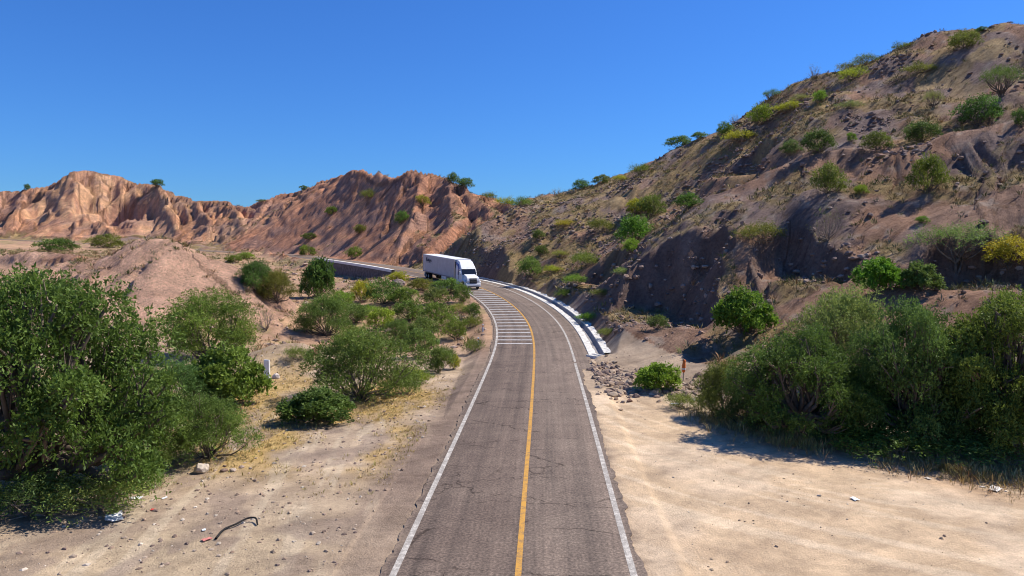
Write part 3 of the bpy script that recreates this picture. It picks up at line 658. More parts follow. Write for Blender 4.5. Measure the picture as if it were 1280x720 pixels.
def ground_hit(px, py, dmax=340):
    """walk the view ray of a pixel to the ground"""
    d = np.concatenate([np.arange(12, 120, .4), np.arange(120, dmax, 1.2)])
    P = np.array([W(px, py, t) for t in d]); h = H(P[:, 0], P[:, 1])
    k = np.nonzero(P[:, 2] <= h)[0]
    if not len(k): return None
    return float(d[k[0]])
TINT = dict(green=(1.0, 1.06, .85), dark=(.72, .86, .66), vivid=(1.05, 1.35, .6), olive=(1.22, 1.1, .72), grey=(1.65, 1.5, 1.6), yellow=(2.6, 1.9, .65), dry=(2.3, 1.65, 1.25), lime=(1.6, 1.75, .7), blue=(.8, .98, 1.0))
n_plant = [0]
def plant(px, py, w, h, kd, tint, label, name='shrub', group='shrubs of the valley', cat='shrub', d=None, sink=.05, tr=None):
    """px,py: foot of the plant in the photo; w,h: its size in photo pixels"""
    if d is None:
        d = ground_hit(px, py)
        if d is None:                                     # on a skyline: step down until the ground is met
            for k in range(2, 40, 2):
                d = ground_hit(px, py + k)
                if d: break
    i = n_plant[0]; n_plant[0] += 1
    x, y, _ = W(px, py, d); z = float(H(np.array([x]), np.array([y]))[0])
    wm = w * d / FOC; hm = h * d / FOC
    e = bpy.data.objects.new(name, None); COL.objects.link(e)
    e.location = (x, y, z - sink * hm); e.scale = (wm * .5, wm * .5, hm * .98); e.rotation_euler = (0, 0, (i * 2.4) % 6.283)
    e.empty_display_size = .3
    tag(e, label, cat, group)
    fm, sm = KINDS[kd][i % len(KINDS[kd])]
    g = random.Random(i); t = TINT[tint]; j = [g.uniform(.88, 1.12) for _ in range(3)]
    st = bpy.data.objects.new('trunk' if 'tree' in name else 'stem', sm); st.parent = e; COL.objects.link(st)
    fo = bpy.data.objects.new('crown' if 'tree' in name else 'foliage', fm); fo.parent = e; COL.objects.link(fo)
    fo.color = (t[0] * j[0], t[1] * j[1], t[2] * j[2], 1)
    return e

GL, GR, GS, GF = 'bushes left of the road', 'bushes on the right hillside', 'plants on the skyline', 'bushes far behind the bend'
T_ = 'tree'
PL = [
 # left foreground
 (52, 622, 385, 326, 'tree', 'dark', 'large dark green spreading tree at the left frame edge', 'tree', 'trees by the road'),
 (262, 446, 122, 88, 'feather', 'olive', 'rounded olive bush at the foot of the pale rilled mound', 'shrub', GL),
 (284, 506, 98, 76, 'broad', 'green', 'leafy bright green shrub just left of the white marker slab', 'shrub', GL),
 (222, 516, 96, 72, 'feather', 'blue', 'feathery bush between the big left tree and the marker slab shrub', 'shrub', GL),
 (172, 584, 150, 108, 'feather', 'green', 'wide feathery bush in front of the big left tree, beside its twin', 'shrub', GL),
 (262, 572, 108, 90, 'feather', 'green', 'feathery green bush directly behind the white boulder', 'shrub', GL),
 (118, 640, 130, 76, 'scrub', 'grey', 'grey green low scrub in front of the feathery bushes, near litter', 'shrub', GL),
 (40, 648, 130, 80, 'scrub', 'blue', 'dark low scrub at the foot of the big left tree', 'shrub', GL),
 (178, 612, 60, 40, 'scrub', 'green', 'small low green scrub left of the white boulder', 'shrub', GL),
 # middle left
 (450, 500, 140, 98, 'feather', 'green', 'biggest bush left of the road, with wheel ruts before it', 'shrub', GL),
 (395, 527, 92, 42, 'broad', 'dark', 'small dark bush in the yellow grass before the biggest bush', 'shrub', GL),
 (505, 494, 50, 46, 'scrub', 'green', 'weedy clump against the right side of the biggest bush', 'shrub', GL),
 (408, 420, 72, 58, 'feather', 'green', 'bush with a black shadow on the bare bank below the wall', 'shrub', GL),
 (397, 372, 42, 52, 'broad', 'dark', 'dark upright bush at the left end of the retaining wall', 'shrub', GL),
 (320, 364, 50, 42, 'feather', 'dark', 'darker of the two bushes right of the rilled mound', 'shrub', GL),
 (346, 381, 46, 46, 'feather', 'olive', 'lighter of the two bushes right of the rilled mound', 'shrub', GL),
 (333, 416, 38, 30, 'bare', 'dry', 'dry grey shrub between the olive bush and a black shadow', 'shrub', GL),
 (372, 452, 34, 26, 'scrub', 'olive', 'small olive scrub behind the little tan mound', 'shrub', GL),
 (480, 380, 46, 32, 'bush', 'green', 'green bush under the right half of the retaining wall', 'shrub', GL),
 (497, 354, 26, 16, 'bush', 'yellow', 'yellow green bush at the right end of the white coping', 'shrub', GL),
 (452, 378, 30, 28, 'bush', 'yellow', 'yellowish bush beside the dark upright bush under the wall', 'shrub', GL),
 (560, 366, 46, 19, 'bush', 'green', 'leafy bush on the bank hiding the trailer wheels', 'shrub', GL),
 (527, 364, 40, 17, 'bush', 'olive', 'olive bush on the bank left of the trailer wheels', 'shrub', GL),
 (578, 379, 22, 24, 'bush', 'green', 'small upright bush just below the truck cab', 'shrub', GL),
 (510, 402, 44, 30, 'bush', 'green', 'green bush on the middle of the bank below the truck', 'shrub', GL),
 (545, 410, 48, 34, 'bush', 'olive', 'bush on the bank beside the start of the hatched lane', 'shrub', GL),
 (478, 412, 40, 28, 'bush', 'lime', 'yellow flecked bush above the biggest bush', 'shrub', GL),
 (525, 448, 50, 40, 'bush', 'green', 'bush right of the biggest bush, near the road', 'shrub', GL),
 (555, 450, 34, 26, 'scrub', 'green', 'low scrub behind the small yellow plant at the road', 'shrub', GL),
 (567, 462, 18, 20, 'bush', 'yellow', 'small yellow plant close to the left road edge', 'shrub', GL),
 (590, 410, 32, 26, 'scrub', 'olive', 'dry weeds at the inside edge of the hatched bend', 'shrub', GL),
 (592, 440, 30, 24, 'scrub', 'olive', 'weeds beside the small white delineator post', 'shrub', GL),
 (575, 392, 34, 20, 'scrub', 'dry', 'tawny scrub on the bank below the small upright bush', 'shrub', GL),
 (465, 436, 34, 22, 'scrub', 'olive', 'low olive scrub behind the biggest bush', 'shrub', GL),
 (445, 404, 34, 26, 'bush', 'green', 'small bush right of the black shadow bush', 'shrub', GL),
 (428, 388, 34, 24, 'bush', 'lime', 'lime bush between the wall and the black shadow bush', 'shrub', GL),
 (505, 380, 36, 22, 'bush', 'olive', 'olive bush right of the green bush under the wall', 'shrub', GL),
 (545, 382, 40, 24, 'bush', 'green', 'green bush below the trailer on the bank', 'shrub', GL),
 (530, 424, 44, 28, 'bush', 'green', 'mid bank bush straight below the trailer front', 'shrub', GL),
 (500, 428, 44, 32, 'feather', 'green', 'feathery bush just above and right of the biggest bush', 'shrub', GL),
 (570, 424, 36, 26, 'bush', 'olive', 'olive bush a few steps left of the delineator posts', 'shrub', GL),
 (548, 466, 44, 34, 'bush', 'green', 'roadside bush left of the small yellow plant', 'shrub', GL),
 (520, 480, 40, 34, 'scrub', 'lime', 'yellow green weeds on the verge right of the biggest bush', 'shrub', GL),
 (442, 424, 40, 26, 'scrub', 'olive', 'olive weeds directly behind the biggest bush crown', 'shrub', GL),
 (460, 396, 36, 22, 'scrub', 'lime', 'lime weeds in the middle of the slope under the wall', 'shrub', GL),
 (592, 396, 22, 18, 'bush', 'green', 'small green bush on the bank near the hatched lane', 'shrub', GL),
 (300, 425, 46, 30, 'scrub', 'olive', 'olive scrub tucked right of the rounded olive bush', 'shrub', GL),
 # far left
 (72, 314, 52, 20, 'bush', 'dark', 'dark thicket below the far road at left', 'shrub', GF),
 (132, 310, 40, 20, 'bush', 'olive', 'olive bush at the far road just above the mound', 'shrub', GF),
 (292, 328, 22, 12, 'bush', 'olive', 'small bush below the far road right of the mound top', 'shrub', GF),
 (308, 324, 22, 10, 'bush', 'lime', 'lime green bush at the verge under the dark spur', 'shrub', GF),
 (383, 320, 24, 16, 'bush', 'olive', 'bush beside the far road above the dark upright bush', 'shrub', GF),
 (387, 299, 22, 10, 'bush', 'dark', 'dark flat bush on a tan spur of the middle hill', 'shrub', GF),
 (443, 322, 22, 16, 'bush', 'olive', 'olive bush on the middle hill above the coping', 'shrub', GF),
 (451, 292, 18, 13, 'bush', 'olive', 'olive bush halfway up the middle hill, left of its gullies', 'shrub', GF),
 (503, 280, 20, 18, 'bush', 'green', 'green bush in the centre of the red gullied slope', 'shrub', GF),
 (528, 266, 20, 14, 'bush', 'dry', 'dry bush just right of the centre bush on the red slope', 'shrub', GF),
 (415, 268, 18, 12, 'bush', 'olive', 'olive bush on the left shoulder of the middle hill', 'shrub', GF),
 (462, 248, 26, 20, 'scrub', 'olive', 'grassy scrub just under the top of the middle hill', 'shrub', GF),
 (197, 230, 17, 10, 'bush', 'dark', 'lone dark bush on the rim of the left cliff', 'shrub', GS),
 (34, 238, 8, 8, 'bush', 'dark', 'tiny bush on the far left ridge', 'shrub', GS),
 (380, 238, 12, 7, 'bush', 'dark', 'tiny bush on the sloping left ridge of the middle hill', 'shrub', GS),
 (327, 253, 14, 6, 'scrub', 'green', 'tiny bush in the dip between the far hills', 'shrub', GS),
 (566, 226, 18, 14, 'bush', 'blue', 'left of the two dark bushes on the middle hill skyline', 'shrub', GS),
 (582, 234, 22, 14, 'bush', 'blue', 'right of the two dark bushes on the middle hill skyline', 'shrub', GS),
 (610, 250, 24, 16, 'scrub', 'olive', 'olive scrub at the left of the saddle', 'shrub', GS),
 (632, 254, 28, 18, 'scrub', 'yellow', 'yellowish scrub in the middle of the saddle', 'shrub', GS),
 (652, 258, 30, 20, 'scrub', 'olive', 'broad olive scrub at the right of the saddle', 'shrub', GS),
 # right hillside, far
 (662, 346, 34, 26, 'bush', 'green', 'round green bush beside the gutter past the truck', 'shrub', GR),
 (676, 320, 18, 14, 'bush', 'dark', 'lower of two small dark bushes above the round gutter bush', 'shrub', GR),
 (672, 306, 18, 12, 'bush', 'dark', 'upper of two small dark bushes above the round gutter bush', 'shrub', GR),
 (733, 332, 44, 24, 'scrub', 'olive', 'olive scrub on the slope above the gutter bend', 'shrub', GR),
 (793, 308, 52, 40, 'bush', 'vivid', 'brightest green bush on the middle of the slope', 'shrub', GR),
 (790, 316, 24, 18, 'bush', 'lime', 'lime bush touching the foot of the brightest slope bush', 'shrub', GR),
 (812, 274, 36, 32, 'bush', 'green', 'green bush above the brightest slope bush', 'shrub', GR),
 (795, 268, 30, 20, 'bush', 'yellow', 'yellowish bush upslope of the brightest slope bush', 'shrub', GR),
 (860, 262, 36, 22, 'bush', 'dark', 'dark round bush under the stony gully of the slope', 'shrub', GR),
 (750, 290, 36, 26, 'scrub', 'olive', 'olive scrub left of the brightest slope bush', 'shrub', GR),
 (705, 284, 26, 16, 'scrub', 'yellow', 'dry yellow scrub on the slope above the truck bend', 'shrub', GR),
 (778, 345, 26, 14, 'scrub', 'grey', 'small grey shrub on the tan crest of the knoll', 'shrub', GR),
 (700, 322, 22, 12, 'scrub', 'dry', 'tawny scrub left of the olive slope scrub', 'shrub', GR),
 (850, 182, 38, 16, 'bush', 'blue', 'dark skyline bush at the middle of the hill crest', 'shrub', GS),
 (874, 170, 22, 9, 'bush', 'green', 'flat bush on the crest right of the dark skyline bush', 'shrub', GS),
 (906, 170, 20, 18, 'bush', 'green', 'round green bush just below the crest, left of yellow patch', 'shrub', GS),
 (803, 216, 34, 20, 'scrub', 'olive', 'olive scrub on the lower skyline', 'shrub', GS),
 (726, 236, 22, 14, 'bush', 'blue', 'left bush of three on the low skyline above the gutter', 'shrub', GS),
 (752, 230, 24, 13, 'bush', 'green', 'middle bush of three on the low skyline above the gutter', 'shrub', GS),
 (776, 226, 24, 12, 'scrub', 'yellow', 'right bush of three on the low skyline above the gutter', 'shrub', GS),
 (696, 246, 30, 12, 'bare', 'dry', 'leafless brush on the skyline right of the saddle', 'shrub', GS),
 (964, 126, 24, 18, 'airy', 'blue', 'small umbrella shaped tree on the hill skyline', 'tree', GS),
 (985, 122, 24, 14, 'bare', 'grey', 'pale shrub right of the umbrella shaped skyline tree', 'shrub', GS),
 (1018, 96, 26, 20, 'bare', 'dry', 'leafless shrub standing on the skyline', 'shrub', GS),
 (918, 146, 22, 14, 'bare', 'dry', 'low leafless shrub on the skyline above the yellow patch', 'shrub', GS),
 (1060, 80, 28, 14, 'scrub', 'olive', 'olive scrub on the upper skyline', 'shrub', GS),
 (1130, 52, 34, 14, 'scrub', 'green', 'green scrub on the skyline left of the summit', 'shrub', GS),
 (1205, 60, 40, 24, 'bush', 'olive', 'wide bush with a shadow on the summit ridge', 'shrub', GS),
 (1226, 34, 14, 8, 'bush', 'dark', 'tiny dark bush on the very summit', 'shrub', GS),
 (705, 372, 28, 16, 'scrub', 'olive', 'olive scrub close above the middle of the white gutter', 'shrub', GR),
 (735, 402, 32, 18, 'scrub', 'lime', 'yellow green scrub just above the gutter outlet bend', 'shrub', GR),
 (758, 420, 26, 14, 'scrub', 'olive', 'low scrub right above the gutter outlet', 'shrub', GR),
 (720, 356, 34, 18, 'scrub', 'lime', 'lime scrub on the grassy slope left of the dark cut', 'shrub', GR),
 (752, 372, 30, 16, 'scrub', 'olive', 'olive scrub at the left foot of the dark cut', 'shrub', GR),
 (690, 340, 26, 14, 'scrub', 'yellow', 'yellow scrub right of the round gutter bush', 'shrub', GR),
 (822, 412, 26, 18, 'bush', 'dark', 'small dark bush below the dark cut', 'shrub', GR),
 # right hillside, upper
 (922, 182, 46, 20, 'scrub', 'yellow', 'yellow shrub patch under the crest', 'shrub', GR),
 (952, 162, 30, 26, 'bush', 'lime', 'lime bush at the upper end of the yellow patch', 'shrub', GR),
 (986, 142, 40, 18, 'scrub', 'yellow', 'yellow scrub right of the lime crest bush', 'shrub', GR),
 (1025, 128, 20, 16, 'bush', 'lime', 'single lime bush below the leafless skyline shrub', 'shrub', GR),
 (1067, 100, 40, 22, 'scrub', 'yellow', 'yellow green scrub high on the slope', 'shrub', GR),
 (1082, 84, 34, 18, 'scrub', 'olive', 'olive scrub just above the high yellow scrub', 'shrub', GR),
 (1148, 92, 44, 20, 'scrub', 'olive', 'olive scrub below the summit scrub', 'shrub', GR),
 (1167, 136, 26, 26, 'airy', 'grey', 'sparse grey shrub alone on the stony slope', 'shrub', GR),
 (1252, 122, 50, 46, 'airy', 'green', 'airy tree high on the slope near the right edge', 'tree', GR),
 (1222, 158, 50, 38, 'bush', 'dark', 'dark bush with a long shadow near the right edge', 'shrub', GR),
 (1153, 178, 46, 28, 'bush', 'dark', 'dark wide bush just above the bench edge', 'shrub', GR),
 (1096, 188, 36, 24, 'bush', 'green', 'round bush on the bench, right of the smallest one', 'shrub', GR),
 (1064, 178, 13, 12, 'bush', 'vivid', 'smallest green bush in the bench row', 'shrub', GR),
 (1022, 192, 42, 30, 'bush', 'dark', 'large dark bush at the left of the bench row', 'shrub', GR),
 (987, 197, 26, 20, 'bush', 'blue', 'grey green bush at the left end of the bench row', 'shrub', GR),
 (1000, 130, 24, 12, 'scrub', 'grey', 'grey scrub among stones on the upper slope', 'shrub', GR),
 (1060, 136, 34, 14, 'scrub', 'grey', 'grey green scrub in the middle of the stony slope', 'shrub', GR),
 (1276, 162, 22, 24, 'bush', 'dark', 'dark bush cut by the right frame edge above the bench', 'shrub', GR),
 # right bench and knoll
 (1160, 242, 44, 50, 'bush', 'olive', 'spiky olive bush on the bare bench slope', 'shrub', GR),
 (1034, 242, 46, 38, 'bush', 'olive', 'olive bush on the grassy part of the bench', 'shrub', GR),
 (1076, 246, 18, 14, 'bush', 'lime', 'small lime shrub between the two olive bench bushes', 'shrub', GR),
 (950, 306, 62, 38, 'scrub', 'olive', 'olive scrub at the top of the shaded cut', 'shrub', GR),
 (1035, 302, 56, 46, 'bare', 'olive', 'half bare branching shrub above the right trees', 'shrub', GR),
 (1195, 336, 100, 66, 'airy', 'grey', 'sparse grey tree on the slope above the right trees', 'tree', GR),
 (1262, 336, 60, 38, 'bush', 'yellow', 'yellow green bush at the right edge above the trees', 'shrub', GR),
 (1152, 282, 16, 10, 'bush', 'vivid', 'tiny vivid green bush left of the sparse grey tree', 'shrub', GR),
 (930, 418, 74, 56, 'broad', 'vivid', 'bright green bush at the foot of the shaded cut', 'shrub', GR),
 (1098, 364, 60, 44, 'broad', 'vivid', 'bright leafy shrub just above the middle right tree', 'shrub', GR),
 (1152, 366, 50, 36, 'broad', 'green', 'green shrub right of the bright leafy shrub', 'shrub', GR),
 (820, 489, 60, 36, 'broad', 'lime', 'bright lime bush by the roadside rubble', 'shrub', 'bushes right of the road'),
 (905, 522, 80, 82, 'feather', 'olive', 'light feathery bush at the left end of the right trees', 'shrub', 'bushes right of the road'),
 (1055, 470, 120, 122, 'feather', 'grey', 'grey green feathery bush behind the right trees', 'shrub', 'bushes right of the road'),
 (1000, 546, 186, 158, 'tree', 'dark', 'leftmost of the three big trees right of the road', 'tree', 'trees by the road'),
 (1140, 554, 190, 206, 'tree', 'green', 'middle of the three big trees right of the road', 'tree', 'trees by the road'),
 (1262, 562, 240, 228, 'tree', 'olive', 'rightmost of the three big trees right of the road', 'tree', 'trees by the road'),
 (1070, 550, 110, 84, 'feather', 'dark', 'leafy bush filling the gap between leftmost and middle big trees', 'shrub', 'bushes right of the road'),
 (1205, 562, 120, 90, 'feather', 'dark', 'leafy bush filling the gap between middle and rightmost big trees', 'shrub', 'bushes right of the road'),
 (945, 534, 90, 70, 'feather', 'dark', 'dark bush under the left side of the leftmost big tree', 'shrub', 'bushes right of the road'),
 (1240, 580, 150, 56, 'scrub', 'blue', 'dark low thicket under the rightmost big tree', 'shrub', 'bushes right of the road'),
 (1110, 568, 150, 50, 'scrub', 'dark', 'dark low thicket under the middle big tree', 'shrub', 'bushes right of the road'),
 (1025, 556, 34, 30, 'scrub', 'blue', 'single pale weed in the shadow of the leftmost big tree', 'shrub', 'bushes right of the road'),
 (855, 512, 50, 30, 'scrub', 'olive', 'low olive weeds left of the light feathery bush', 'shrub', 'bushes right of the road'),
]
for a in PL:
    plant(a[0], a[1], a[2], a[3], a[4], a[5], a[6], a[7], a[8], a[7], sink=.2 if a[8] in (GS, GF) else .07)

# ------------------------------------------------------------------ ground cover and loose stone (nobody could count it)
def blades(P, hgt, n, lean, width, seed):
    """n thin blades from each point; P (k,3), hgt (k,)"""
    g = np.random.default_rng(seed); k = len(P)
    a = g.uniform(0, 6.283, (k, n)); l = lean * g.uniform(.2, 1.2, (k, n)); hh = hgt[:, None] * g.uniform(.5, 1.15, (k, n))
    base = P[:, None] + np.stack([np.cos(a), np.sin(a), 0 * a], -1) * (hgt[:, None] * .35 * g.uniform(0, 1, (k, n)))[..., None]
    base[..., 2] -= .03
    d = np.stack([np.cos(a) * l, np.sin(a) * l, np.ones_like(a)], -1); d /= np.linalg.norm(d, axis=2)[..., None]
    sd = np.stack([-np.sin(a + g.uniform(-1, 1, (k, n))), np.cos(a), 0 * a], -1) * (width * hgt[:, None] * g.uniform(.6, 1.3, (k, n)))[..., None] * .5
    mid = base + d * (hh * .6)[..., None]; tip = base + d * hh[..., None]; tip[..., :2] += d[..., :2] * (hh * .35)[..., None]
    v = np.stack([base, mid + sd, tip, mid - sd], 2).reshape(-1, 3)
    return v, np.arange(len(v)).reshape(-1, 4)
def cover(name, sel_w, n, h0, h1, nb, lean, width, cols, label, seed):
    g = np.random.default_rng(seed); w = sel_w * area_; w /= w.sum()
    i = g.choice(len(gx), n, p=w)
    P = np.stack([gx[i], gy[i], gz[i]], 1) + np.r_[0, 0, 0]; hg = g.uniform(0, 1, n) ** 2 * (h1 - h0) + h0
    v, f = blades(P, hg, nb, lean, width, seed); me = mesh_np(name, v, f)
    c = np.array(cols)[g.integers(0, len(cols), n)] * g.uniform(.7, 1.25, (n, 1)); set_col(me, np.repeat(c, nb * 4, 0))
    return link(me, name, M_COVER, label=label, kind='stuff')
def cover_mat():
    m, nt, b = new_mat('dry_plants'); at = N(nt, 'ShaderNodeAttribute', attribute_name='Col'); nt.links.new(at.outputs['Color'], b.inputs['Base Color'])
    b.inputs['Roughness'].default_value = .9; b.inputs['Specular IOR Level'].default_value = .1; return m
M_COVER = cover_mat()
area_ = (np.gradient(RR, axis=0) * np.gradient(AA, axis=1) * RR).ravel(); area_ = np.where((np.abs(AA.ravel()) < fa0 * .98) & (RR.ravel() < 330), area_, 0)
off_road = (np.abs(gO) > 5.2) & ~((gS > S_G0 - 4) & (gS < S_G1) & (gO > 0) & (gO < 7.4))
YEL = [(.46, .33, .11), (.50, .37, .15), (.40, .30, .12), (.36, .31, .10)]
TAN = [(.34, .24, .13), (.40, .28, .15), (.30, .24, .11), (.27, .22, .10), (.40, .25, .13)]
OLV = [(.16, .17, .06), (.20, .19, .07), (.13, .15, .05), (.26, .22, .10), (.22, .21, .13)]
gpat = sstep(.42, .56, n2 * .6 + n1 * .4)
yzone = yz_
cover('dry_grass', off_road * (gO < -5) * sstep(58, 50, gy) * sstep(24, 34, gy) * (cl == 0) * (.05 + gpat + yzone) * sstep(-30, -22, gx), 12000, .05, .26, 7, .8, .10, YEL, 'yellow dry grass on the left verge', 301)
redge = np.exp(-((gx + gy - 49.5 - 3 * (n1 - .5)) / 2.0) ** 2) * sstep(9, 12, gx) * sstep(30, 26, gx) * (gO > 6)
cover('dry_grass', off_road * redge * (.25 + gpat), 8000, .12, .6, 8, .6, .06, YEL + YEL + TAN, 'dry tawny grass along the foot of the right trees', 303)
sc_h = (cl == 4) * sstep(1.4, .7, gsl) * (.12 + sstep(.45, .6, fbm(gx / 6, gy / 6, 113, 4)))
cover('dry_scrub', off_road * sc_h * (RR.ravel() < 175), 18000, .15, .75, 10, .9, .12, TAN + OLV, 'low dry scrub and grass over the right hillside', 305)
bank = off_road * (cl == 0) * (gO < -5) * sstep(50, 66, gy) * (RR.ravel() < 260) * (.1 + sstep(.44, .56, n2))
cover('dry_scrub', bank, 11000, .15, .8, 10, .9, .12, OLV + TAN, 'low weeds and scrub over the valley left of the road', 307)
cover('dry_scrub', ((cl == 1) | (cl == 2) | (cl == 3)) * sstep(.7, .45, gsl) * sstep(.5, .6, fbm(gx / 9, gy / 9, 123, 4)) * off_road, 3500, .2, .8, 14, 1.0, .11, OLV + TAN, 'sparse scrub over the far badlands', 309)

ICO_V = []; ph = (1 + 5 ** .5) / 2
for a in (-1, 1):
    for b in (-ph, ph): ICO_V += [(0, a, b), (a, b, 0), (b, 0, a)]
ICO_V = np.array(ICO_V, float); ICO_V /= np.linalg.norm(ICO_V[0])
ICO_F = []
for i in range(12):
    for j in range(i + 1, 12):
        for k in range(j + 1, 12):
            a, b, c = ICO_V[i], ICO_V[j], ICO_V[k]
            if max(np.linalg.norm(a - b), np.linalg.norm(b - c), np.linalg.norm(a - c)) < 1.1:
                ICO_F.append((i, j, k) if np.dot(np.cross(b - a, c - a), a + b + c) > 0 else (i, k, j))
ICO_F = np.array(ICO_F)
def stones(name, sel_w, n, r0, r1, cols, label, seed, pw=3, flat=.6):
    g = np.random.default_rng(seed); w = sel_w * area_; w /= w.sum(); i = g.choice(len(gx), n, p=w)
    P = np.stack([gx[i], gy[i], gz[i]], 1); P[:, :2] += g.uniform(-.2, .2, (n, 2)); r = r0 + (r1 - r0) * g.uniform(0, 1, n) ** pw
    a = g.uniform(0, 6.283, n); ca, sa = np.cos(a), np.sin(a)
    V = ICO_V[None] * (1 + g.uniform(-.28, .28, (n, 12, 1))) * r[:, None, None] * np.stack([g.uniform(.7, 1.4, n), g.uniform(.6, 1, n), g.uniform(.4, .85, n) * flat / .6], 1)[:, None]
    X = V[..., 0] * ca[:, None] - V[..., 1] * sa[:, None]; Y = V[..., 0] * sa[:, None] + V[..., 1] * ca[:, None]
    V = np.stack([X, Y, V[..., 2]], -1) + P[:, None]; V[..., 2] += r[:, None] * .12
    F = (ICO_F[None] + (np.arange(n) * 12)[:, None, None]).reshape(-1, 3)
    me = mesh_np(name, V.reshape(-1, 3), F); c = np.array(cols)[g.integers(0, len(cols), n)] * g.uniform(.75, 1.25, (n, 1)); set_col(me, np.repeat(c, 12, 0))
    return link(me, name, M_COVER, label=label, kind='stuff')
RCK = [(.31, .22, .155), (.26, .185, .14), (.36, .27, .19), (.21, .15, .12), (.40, .31, .23)]
RCK2 = [(.31, .215, .165), (.25, .175, .14), (.35, .26, .20), (.21, .15, .125), (.29, .19, .14)]
rockz = (cl == 4) * (.06 + sstep(.52, .62, fbm(gx / 7, gy / 7, 141, 4)) + sstep(.9, 1.4, gsl) * .7)
stones('loose_rock', off_road * rockz * (RR.ravel() < 150), 11000, .05, .42, RCK2, 'loose stones strewn over the right hillside', 311)
stones('gravel', off_road * (cl == 0) * (gO < -4.6) * (RR.ravel() < 60) * sstep(.4, .55, n2 + .1), 9000, .015, .10, RCK + [(.5, .42, .33)], 'gravel and small stones on the left verge', 313, 4)
stones('gravel', off_road * (cl == 0) * (gO > 4.6) * (RR.ravel() < 60) * (.15 + sstep(18, 26, gx)), 3500, .012, .07, [(.40, .29, .18), (.48, .37, .25), (.30, .22, .15), (.60, .50, .38)], 'small stones on the right dirt lot', 315, 4)
rub = np.exp(-(((gx - 6.9) / 1.6) ** 2 + ((gy - 51.5) / 4.0) ** 2)) + np.exp(-(((gx - 12.2) / 2.2) ** 2 + ((gy - 45.6) / 1.6) ** 2)) + .6 * np.exp(-(((gx - 9) / 2.5) ** 2 + ((gy - 46) / 1.2) ** 2))
stones('rubble', rub * (gO > 4.3), 900, .05, .36, RCK, 'rubble and clods where the right verge meets the gutter', 317, 2.5)
stones('gravel', (cl == 0) * (gO < -4.6) * sstep(55, 70, gy) * (RR.ravel() < 200), 3000, .08, .6, RCK + [(.5, .36, .27)], 'stones over the bank and gullies left of the road', 319, 4)

# ------------------------------------------------------------------ truck
import bmesh
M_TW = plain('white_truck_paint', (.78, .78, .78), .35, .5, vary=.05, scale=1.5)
M_TRW = plain('shade_greyed_trailer_skin', (.42, .42, .44), .45, .4, vary=.08, scale=1.2)  # white skin, greyed so its colour carries the shade on the side
M_BLK = plain('black_plastic', (.015, .015, .017), .5, .4, vary=.2)
M_RUB = plain('tyre_rubber', (.022, .021, .02), .9, .2, vary=.2)
M_ALU = plain('dull_aluminium', (.55, .55, .56), .35, .5, metal=.7, vary=.1)
M_BLUE = plain('blue_stripe_paint', (.02, .09, .34), .4, .5, vary=.05)
M_LOGO = plain('navy_print', (.04, .05, .09), .6, .3, vary=.1)
M_AMB = plain('amber_lens', (.75, .22, .03), .3, .5, vary=.05)
M_GLS, _nt, _b = new_mat('dark_glass'); _b.inputs['Base Color'].default_value = (.012, .014, .017, 1); _b.inputs['Roughness'].default_value = .08; _b.inputs['Specular IOR Level'].default_value = .7
M_LMP, _nt, _b = new_mat('headlamp_glass'); _b.inputs['Base Color'].default_value = (.55, .57, .6, 1); _b.inputs['Roughness'].default_value = .1
def prism(prof, x0, x1, bev=.05, seg=2, tap=None):
    """side profile (y,z) swept across x; tap(x_side, y, z) -> x may pull points in"""
    bm = bmesh.new(); A_ = []; B_ = []
    for y, z in prof:
        A_.append(bm.verts.new((tap(x0, y, z) if tap else x0, y, z))); B_.append(bm.verts.new((tap(x1, y, z) if tap else x1, y, z)))
    n = len(prof); bm.faces.new(A_); bm.faces.new(B_[::-1])
    for i in range(n): bm.faces.new((A_[i], B_[i], B_[(i + 1) % n], A_[(i + 1) % n]))
    bmesh.ops.recalc_face_normals(bm, faces=bm.faces)
    if bev: bmesh.ops.bevel(bm, geom=list(bm.edges), offset=bev, segments=seg, affect='EDGES', profile=.6)
    me = bpy.data.meshes.new('p'); bm.to_mesh(me); bm.free()
    for p in me.polygons: p.use_smooth = False
    return me
def bx(x0, x1, y0, y1, z0, z1, bev=.02): return prism([(y0, z0), (y1, z0), (y1, z1), (y0, z1)], x0, x1, bev, 1)
def part(me, name, mat, parent, label=None): return link(me, name, mat, parent, label)
def wheel_mesh(r, w, hub):
    prof = [(-w / 2, r * .55), (-w / 2, r * .93), (-w / 2 + .03, r), (w / 2 - .03, r), (w / 2, r * .93), (w / 2, r * .55)] if not hub else [(-w * .3, .001), (-w * .3, r * .3), (-w * .42, r * .34), (-w * .3, r * .5), (-w * .48, r * .56), (w * .48, r * .56), (w * .3, r * .5), (w * .3, .001)]
    n = 28; th = np.linspace(0, 2 * math.pi, n, endpoint=False)
    V = np.array([[x, rr * math.cos(t), rr * math.sin(t)] for x, rr in prof for t in th]); k = len(prof); idx = np.arange(k * n).reshape(k, n)
    F = np.stack([idx[:-1], idx[1:], np.roll(idx[1:], -1, 1), np.roll(idx[:-1], -1, 1)], -1).reshape(-1, 4)
    return mesh_np('w', V, F, True)
TYRE, RIM, TYRE2 = wheel_mesh(.51, .3, False), wheel_mesh(.51, .3, True), wheel_mesh(.5, .58, False)
RIM2 = wheel_mesh(.5, .58, True)
for m_, mt in ((TYRE, M_RUB), (TYRE2, M_RUB), (RIM, M_ALU), (RIM2, M_ALU)): m_.materials.append(mt)
def wheel(parent, x, y, dual=False):
    t = link(TYRE2 if dual else TYRE, 'wheel', None, parent); t.location = (x, y, .5)
    r = link(RIM2 if dual else RIM, 'rim', None, t)
    return t
s_front = s_of_y(106.6); OFF = -1.82
truck = bpy.data.objects.new('semi_truck', None); COL.objects.link(truck)
